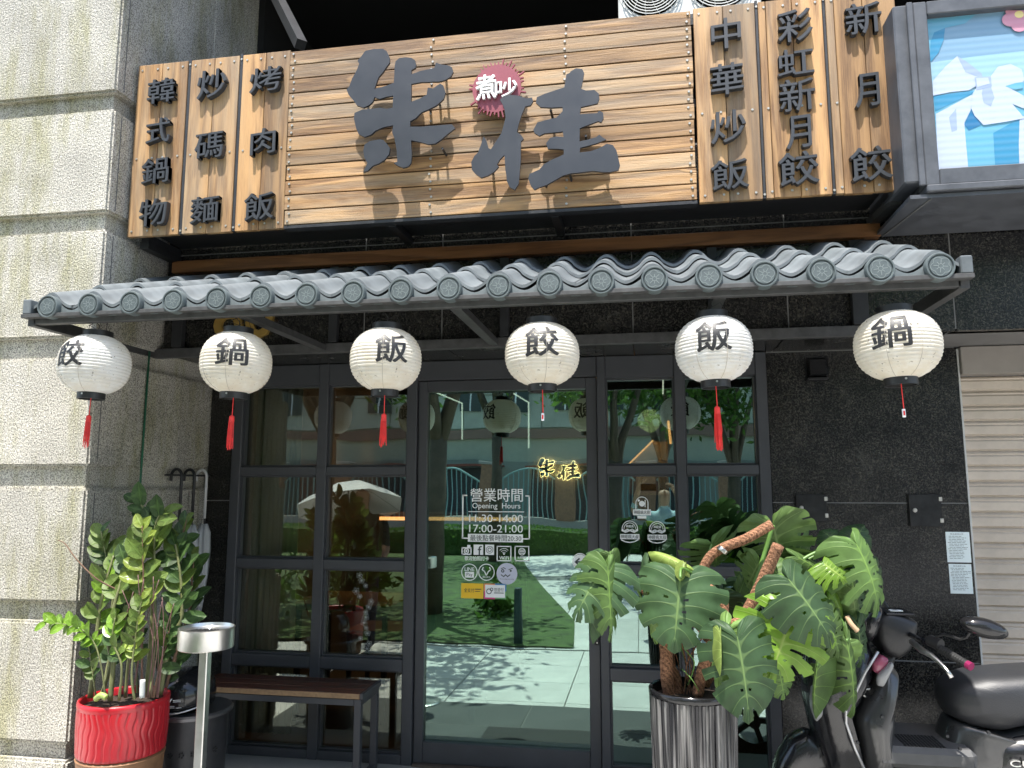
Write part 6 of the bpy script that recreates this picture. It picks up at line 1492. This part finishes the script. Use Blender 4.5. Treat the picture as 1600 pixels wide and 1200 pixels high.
# long shaded palm-like shrubs and hedges
def shrub(name, lab, cat, c, rx, ry, rz, n, s, seed, grp=None):
    rnd = random.Random(seed); b = BM(); foliage(b, c, rx, ry, rz, n, s, rnd); o = finish(b, name, M_LEAFT); tag(o, lab, cat, grp)
shrub('shrub', 'dense green shrub on the lawn left of the path', 'shrub', (-3.6,-4.6,.45), .9, .6, .5, 900, .09, 8)
shrub('shrub', 'bushy shrub behind the umbrella holder', 'shrub', (-4.8,-4.2,.6), 1.0, .7, .8, 1100, .1, 9)
shrub('shrub', 'low rounded shrub at the lawn edge by the path', 'shrub', (-1.75,-5.3,.22), .5, .6, .28, 500, .07, 10)
def hedge(x0, x1, y0, y1, h, lab, seed):
    rnd = random.Random(seed); b = BM(); uvl = b.loops.layers.uv.verify(); box(b, x0+.05, x1-.05, y0+.05, y1-.05, 0, h-.06)
    for _ in range(2600):
        side = rnd.random(); x = rnd.uniform(x0, x1); y = rnd.uniform(y0, y1); z = rnd.uniform(0, h)
        if side < .45: z = h
        elif side < .8: y = y1
        else: x = rnd.choice((x0, x1))
        a = Vector((rnd.uniform(-1,1), rnd.uniform(-1,1), rnd.uniform(-1,1))).normalized(); b_ = a.orthogonal().normalized(); q = .05
        v = Vector((x,y,z)); f = b.faces.new([b.verts.new(v+p) for p in (a*q, b_*q*.5, -a*q, -b_*q*.5)]); f.material_index = rnd.randint(0,1)
    o = finish(b, 'hedge', M_LEAFT); tag(o, lab, 'hedge', 'clipped hedges across the pavement')
hedge(-.9, 5.5, -15.0, -14.1, .6, 'clipped low hedge at the far end of the path', 1); hedge(-9, -1.2, -14.2, -13.4, .6, 'clipped low hedge along the far side of the lawn', 2)
# arched fence, brick piers, building
M_BRICK = mat('pier_brick', (.30,.17,.11), .8, var=.3, vscale=14); M_TEAL = mat('fence_teal', (.25,.42,.42), .5); M_BLD = mat('far_building', (.46,.48,.38), .8, var=.08)
fe = thing('arched_fence', 'pale green arched metal fence between brick piers on a low wall', 'fence', (0, -21, 0))
bx('plinth', mat('plinth_stone', (.35,.34,.32), .7), fe, -16, 12, -21.2, -20.8, -.03, .5, 0)
for k in range(11):
    x = -15.5+k*2.6
    bx('pier', M_BRICK, fe, x-.3, x+.3, -21.25, -20.75, .501, 2.3, .01); bx('pier_cap', MATS['plinth_stone'], fe, x-.36, x+.36, -21.3, -20.7, 2.301, 2.4, .01)
    if k < 10:
        b = BM()
        for q in range(11):
            xx = x+.42+q*.176; top_ = 1.75+.45*math.sin(PI*(q+.5)/11); tube(b, [(xx,-21,.5),(xx,-21,top_)], .02, 4)
        tube(b, [(x+.34+1.92*q/12, -21, 1.75+.45*math.sin(PI*q/12)) for q in range(13)], .03, 5)
        finish(b, 'fence_panel', M_TEAL, fe)
bd = thing('far_building', 'pale grey-green building with tall narrow windows beyond the fence', 'building', (0, -26, 0))
bx('wall', M_BLD, bd, -22, 16, -30, -26, 0, 9.5, 0)
bx('string_course', mat('string_brick', (.28,.18,.14), .8), bd, -22, 16, -26.0, -25.85, 3.5, 3.9, 0)
bx('lower_band', mat('lower_grey', (.30,.32,.27), .8), bd, -22, 16, -25.99, -25.9, .0, 2.6, 0)
cl_ = None
for k in range(24):
    for j in range(4):
        if cl_ is None:
            b = BM(); box(b, 0, 1.565, -.03, 0, 0, 1.30, .01); o = finish(b, 'cladding_panel', mat('cladding_pale', (.48,.50,.42), .75, var=.2, vscale=1.2, objvar=.10), bd, local=True); cl_ = o.data
        else: o = link(bpy.data.objects.new('cladding_panel', cl_)); o.parent = bd
        o.location = Vector((-21.6+k*1.6, -25.92, 3.95+j*1.34))-bd.location
for k in range(9): bx('shop_opening', M_FRAME, bd, -20+k*3.9, -17.4+k*3.9, -25.9, -25.84, .0, 2.3, 0); bx('shop_awning', mat('faded_awning', (.30,.10,.07), .8), bd, -20.2+k*3.9, -17.2+k*3.9, -25.84, -25.2, 2.35, 2.42, 0)
M_WIN = mat('far_window', (.03,.045,.05), .15)
for k in range(19): bx('window', M_WIN, bd, -21+k*1.95, -20.1+k*1.95, -25.88, -25.84, 4.6, 7.0, 0); bx('window_frame', M_WHITE, bd, -20.58+k*1.95, -20.52+k*1.95, -25.839, -25.82, 4.6, 7.0, 0)
# people (their mirror images stand in the glass)
def person(lab, loc, rot, joints, cloth, skin=(.42,.26,.18), holding=None):
    """joints: dict of skeleton points (metres, figure faces +y)"""
    t = thing('person', lab, 'person', loc, rot=(0,0,rot))
    J = joints; me = bpy.data.meshes.new('body')
    names = list(J); idx = {n_: i for i, n_ in enumerate(names)}
    E_ = [('pelvis','chest'),('chest','neck'),('neck','headb'),('headb','head'),('chest','shl'),('shl','ell'),('ell','wrl'),('chest','shr'),('shr','elr'),('elr','wrr'),('pelvis','hpl'),('hpl','knl'),('knl','anl'),('anl','tol'),('pelvis','hpr'),('hpr','knr'),('knr','anr'),('anr','tor')]
    RAD = dict(pelvis=(.15,.11),chest=(.17,.11),neck=(.055,.055),headb=(.075,.09),head=(.085,.10),shl=(.06,.06),shr=(.06,.06),ell=(.042,.042),elr=(.042,.042),wrl=(.028,.028),wrr=(.028,.028),hpl=(.09,.09),hpr=(.09,.09),knl=(.058,.058),knr=(.058,.058),anl=(.038,.038),anr=(.038,.038),tol=(.035,.03),tor=(.035,.03))
    me.from_pydata([J[n_] for n_ in names], [(idx[a], idx[b_]) for a, b_ in E_], [])
    o = link(bpy.data.objects.new('body', me)); o.parent = t
    sk = o.modifiers.new('skin', 'SKIN'); sk.use_smooth_shade = True
    for n_, sv in zip(names, me.skin_vertices[0].data): sv.radius = RAD[n_]; sv.use_root = n_ == 'pelvis'
    subsurf(o, 2); ms = mat('cloth_'+cloth[0], cloth[1], .8); me.materials.append(ms)
    dg = bpy.context.evaluated_depsgraph_get(); nm = bpy.data.meshes.new_from_object(o.evaluated_get(dg)); o.modifiers.clear(); o.data = nm; nm.name = 'body'
    nm.materials.clear(); nm.materials.append(mat('skin_tone', skin, .6)); nm.materials.append(ms); nm.materials.append(mat('trousers', (.03,.035,.05), .8)); nm.materials.append(mat('hair_black', (.012,.01,.01), .5))
    hz_ = J['head'][2]; pz = J['pelvis'][2]; hy = J['head'][1]
    for p in nm.polygons:
        p.use_smooth = True; c_ = p.center
        dh = (c_-Vector(J['wrl'])).length, (c_-Vector(J['wrr'])).length
        if c_.z > J['neck'][2]+.01 and (c_.xy-Vector(J['head']).xy).length < .14 and dh[0] > .1 and dh[1] > .1: p.material_index = 3 if (c_.z > hz_+.05 or c_.y < hy-.025) else 0
        elif min(dh) < .22 or (c_-Vector(J['ell'])).length < .07 or (c_-Vector(J['elr'])).length < .07: p.material_index = 0
        elif c_.z < pz-.02: p.material_index = 2
        else: p.material_index = 1
    # face and hands
    b = BM(); h_ = Vector(J['head'])
    lathe(b, [(.012,-.02),(.016,.0),(.006,.02),(0,.022)], h_+Vector((0,.095,-.03)), 10)
    finish(b, 'nose', MATS['skin_tone'], t, smooth=True, local=True)
    b = BM()
    for s in (-1,1): tube(b, [h_+Vector((s*.05,.085,.0)), h_+Vector((s*.018,.1,.0))], .012, 6)
    finish(b, 'glasses', M_BLACKGL, t, local=True)
    for w_, e_ in (('wrl','ell'),('wrr','elr')):
        b = BM(); W0 = Vector(J[w_]); d = (W0-Vector(J[e_])).normalized(); u, v = frame_of(d)
        tube(b, [W0-d*.02, W0+d*.04, W0+d*.085], [.027,.034,.036], 10, flat=.55)
        for k in range(4):
            o_ = u*(-.027+.018*k); L1 = (.062,.072,.068,.052)[k]
            tube(b, [W0+d*.08+o_, W0+d*(.08+L1*.55)+o_+v*.012, W0+d*(.08+L1*.75)+o_+v*.04], [.0085,.008,.006], 6)
        tube(b, [W0+d*.03+u*.03, W0+d*.06+u*.052+v*.012, W0+d*.085+u*.05+v*.03], [.010,.009,.007], 6)
        finish(b, 'hand', MATS['skin_tone'], t, smooth=True, local=True)
    return t
J1 = dict(pelvis=(0,0,.80), chest=(0,.0,1.08), neck=(0,.0,1.24), headb=(0,.03,1.32), head=(0,.04,1.42), shl=(-.18,0,1.17), ell=(-.30,.12,1.05), wrl=(-.26,.30,1.30), shr=(.18,0,1.17), elr=(.26,.14,1.12), wrr=(.10,.27,1.40), hpl=(-.09,0,.74), knl=(-.10,.02,.42), anl=(-.10,0,.07), tol=(-.10,.13,.04), hpr=(.09,0,.74), knr=(.10,.02,.42), anr=(.10,0,.07), tor=(.10,.13,.04))
J1['wrl'] = (-.24,.28,1.46); J1['ell'] = (-.32,.16,1.20)
for k_ in J1: J1[k_] = tuple(c_*1.1 for c_ in J1[k_])
person('photographer in a pale blue shirt holding up a phone, mirrored in the window', (.235,-4.62,0), 0, J1, ('pale_blue', (.42,.58,.62)))
ph = bx('phone', M_BLACKGL, None, -.02, .14, -4.225, -4.215, 1.54, 1.62, .004); tag(ph, 'black phone held up by the photographer', 'phone')
J2 = dict(J1); J2['wrl'] = (-.12,.30,1.12); J2['ell'] = (-.26,.12,.98); J2['elr'] = (.26,.05,.95); J2['wrr'] = (.24,.22,.86)
person('passer-by in dark clothes holding a white umbrella, mirrored in the left window', (-2.75,-3.05,0), 0, J2, ('dark_green', (.03,.045,.035)))
um = thing('open_umbrella', 'open white umbrella tilted over the passer-by', 'umbrella', (-2.80,-2.80,1.42), rot=(R_(18),R_(-12),0))
b = BM(); lathe(b, [(0,.20),(.12,.185),(.26,.14),(.40,.06),(.52,-.04)], (0,0,0), 8, cap=False)
o = finish(b, 'canopy', mat('umbrella_white', (.85,.87,.88), .5), um, local=True)
b = BM(); tube(b, [(0,0,.24),(0,0,-.35)], .006, 6)
for k in range(8): a = k*PI/4; tube(b, [(0,0,.19),(.26*math.cos(a),.26*math.sin(a),.13),(.52*math.cos(a),.52*math.sin(a),-.045)], .002, 4)
finish(b, 'shaft_and_ribs', M_STEEL, um, local=True)
tag(bx('utility_post', mat('post_green', (.02,.06,.06), .5), None, -1.33, -1.25, -3.68, -3.62, 0, .56, .01), 'short dark green post on the lawn edge by the path', 'post')

tag(bx('door_mat', M_RUB, None, -1.05, -.30, -.95, -.50, .0065, .018, .004), 'black rubber door mat lying on the paving before the door', 'mat')
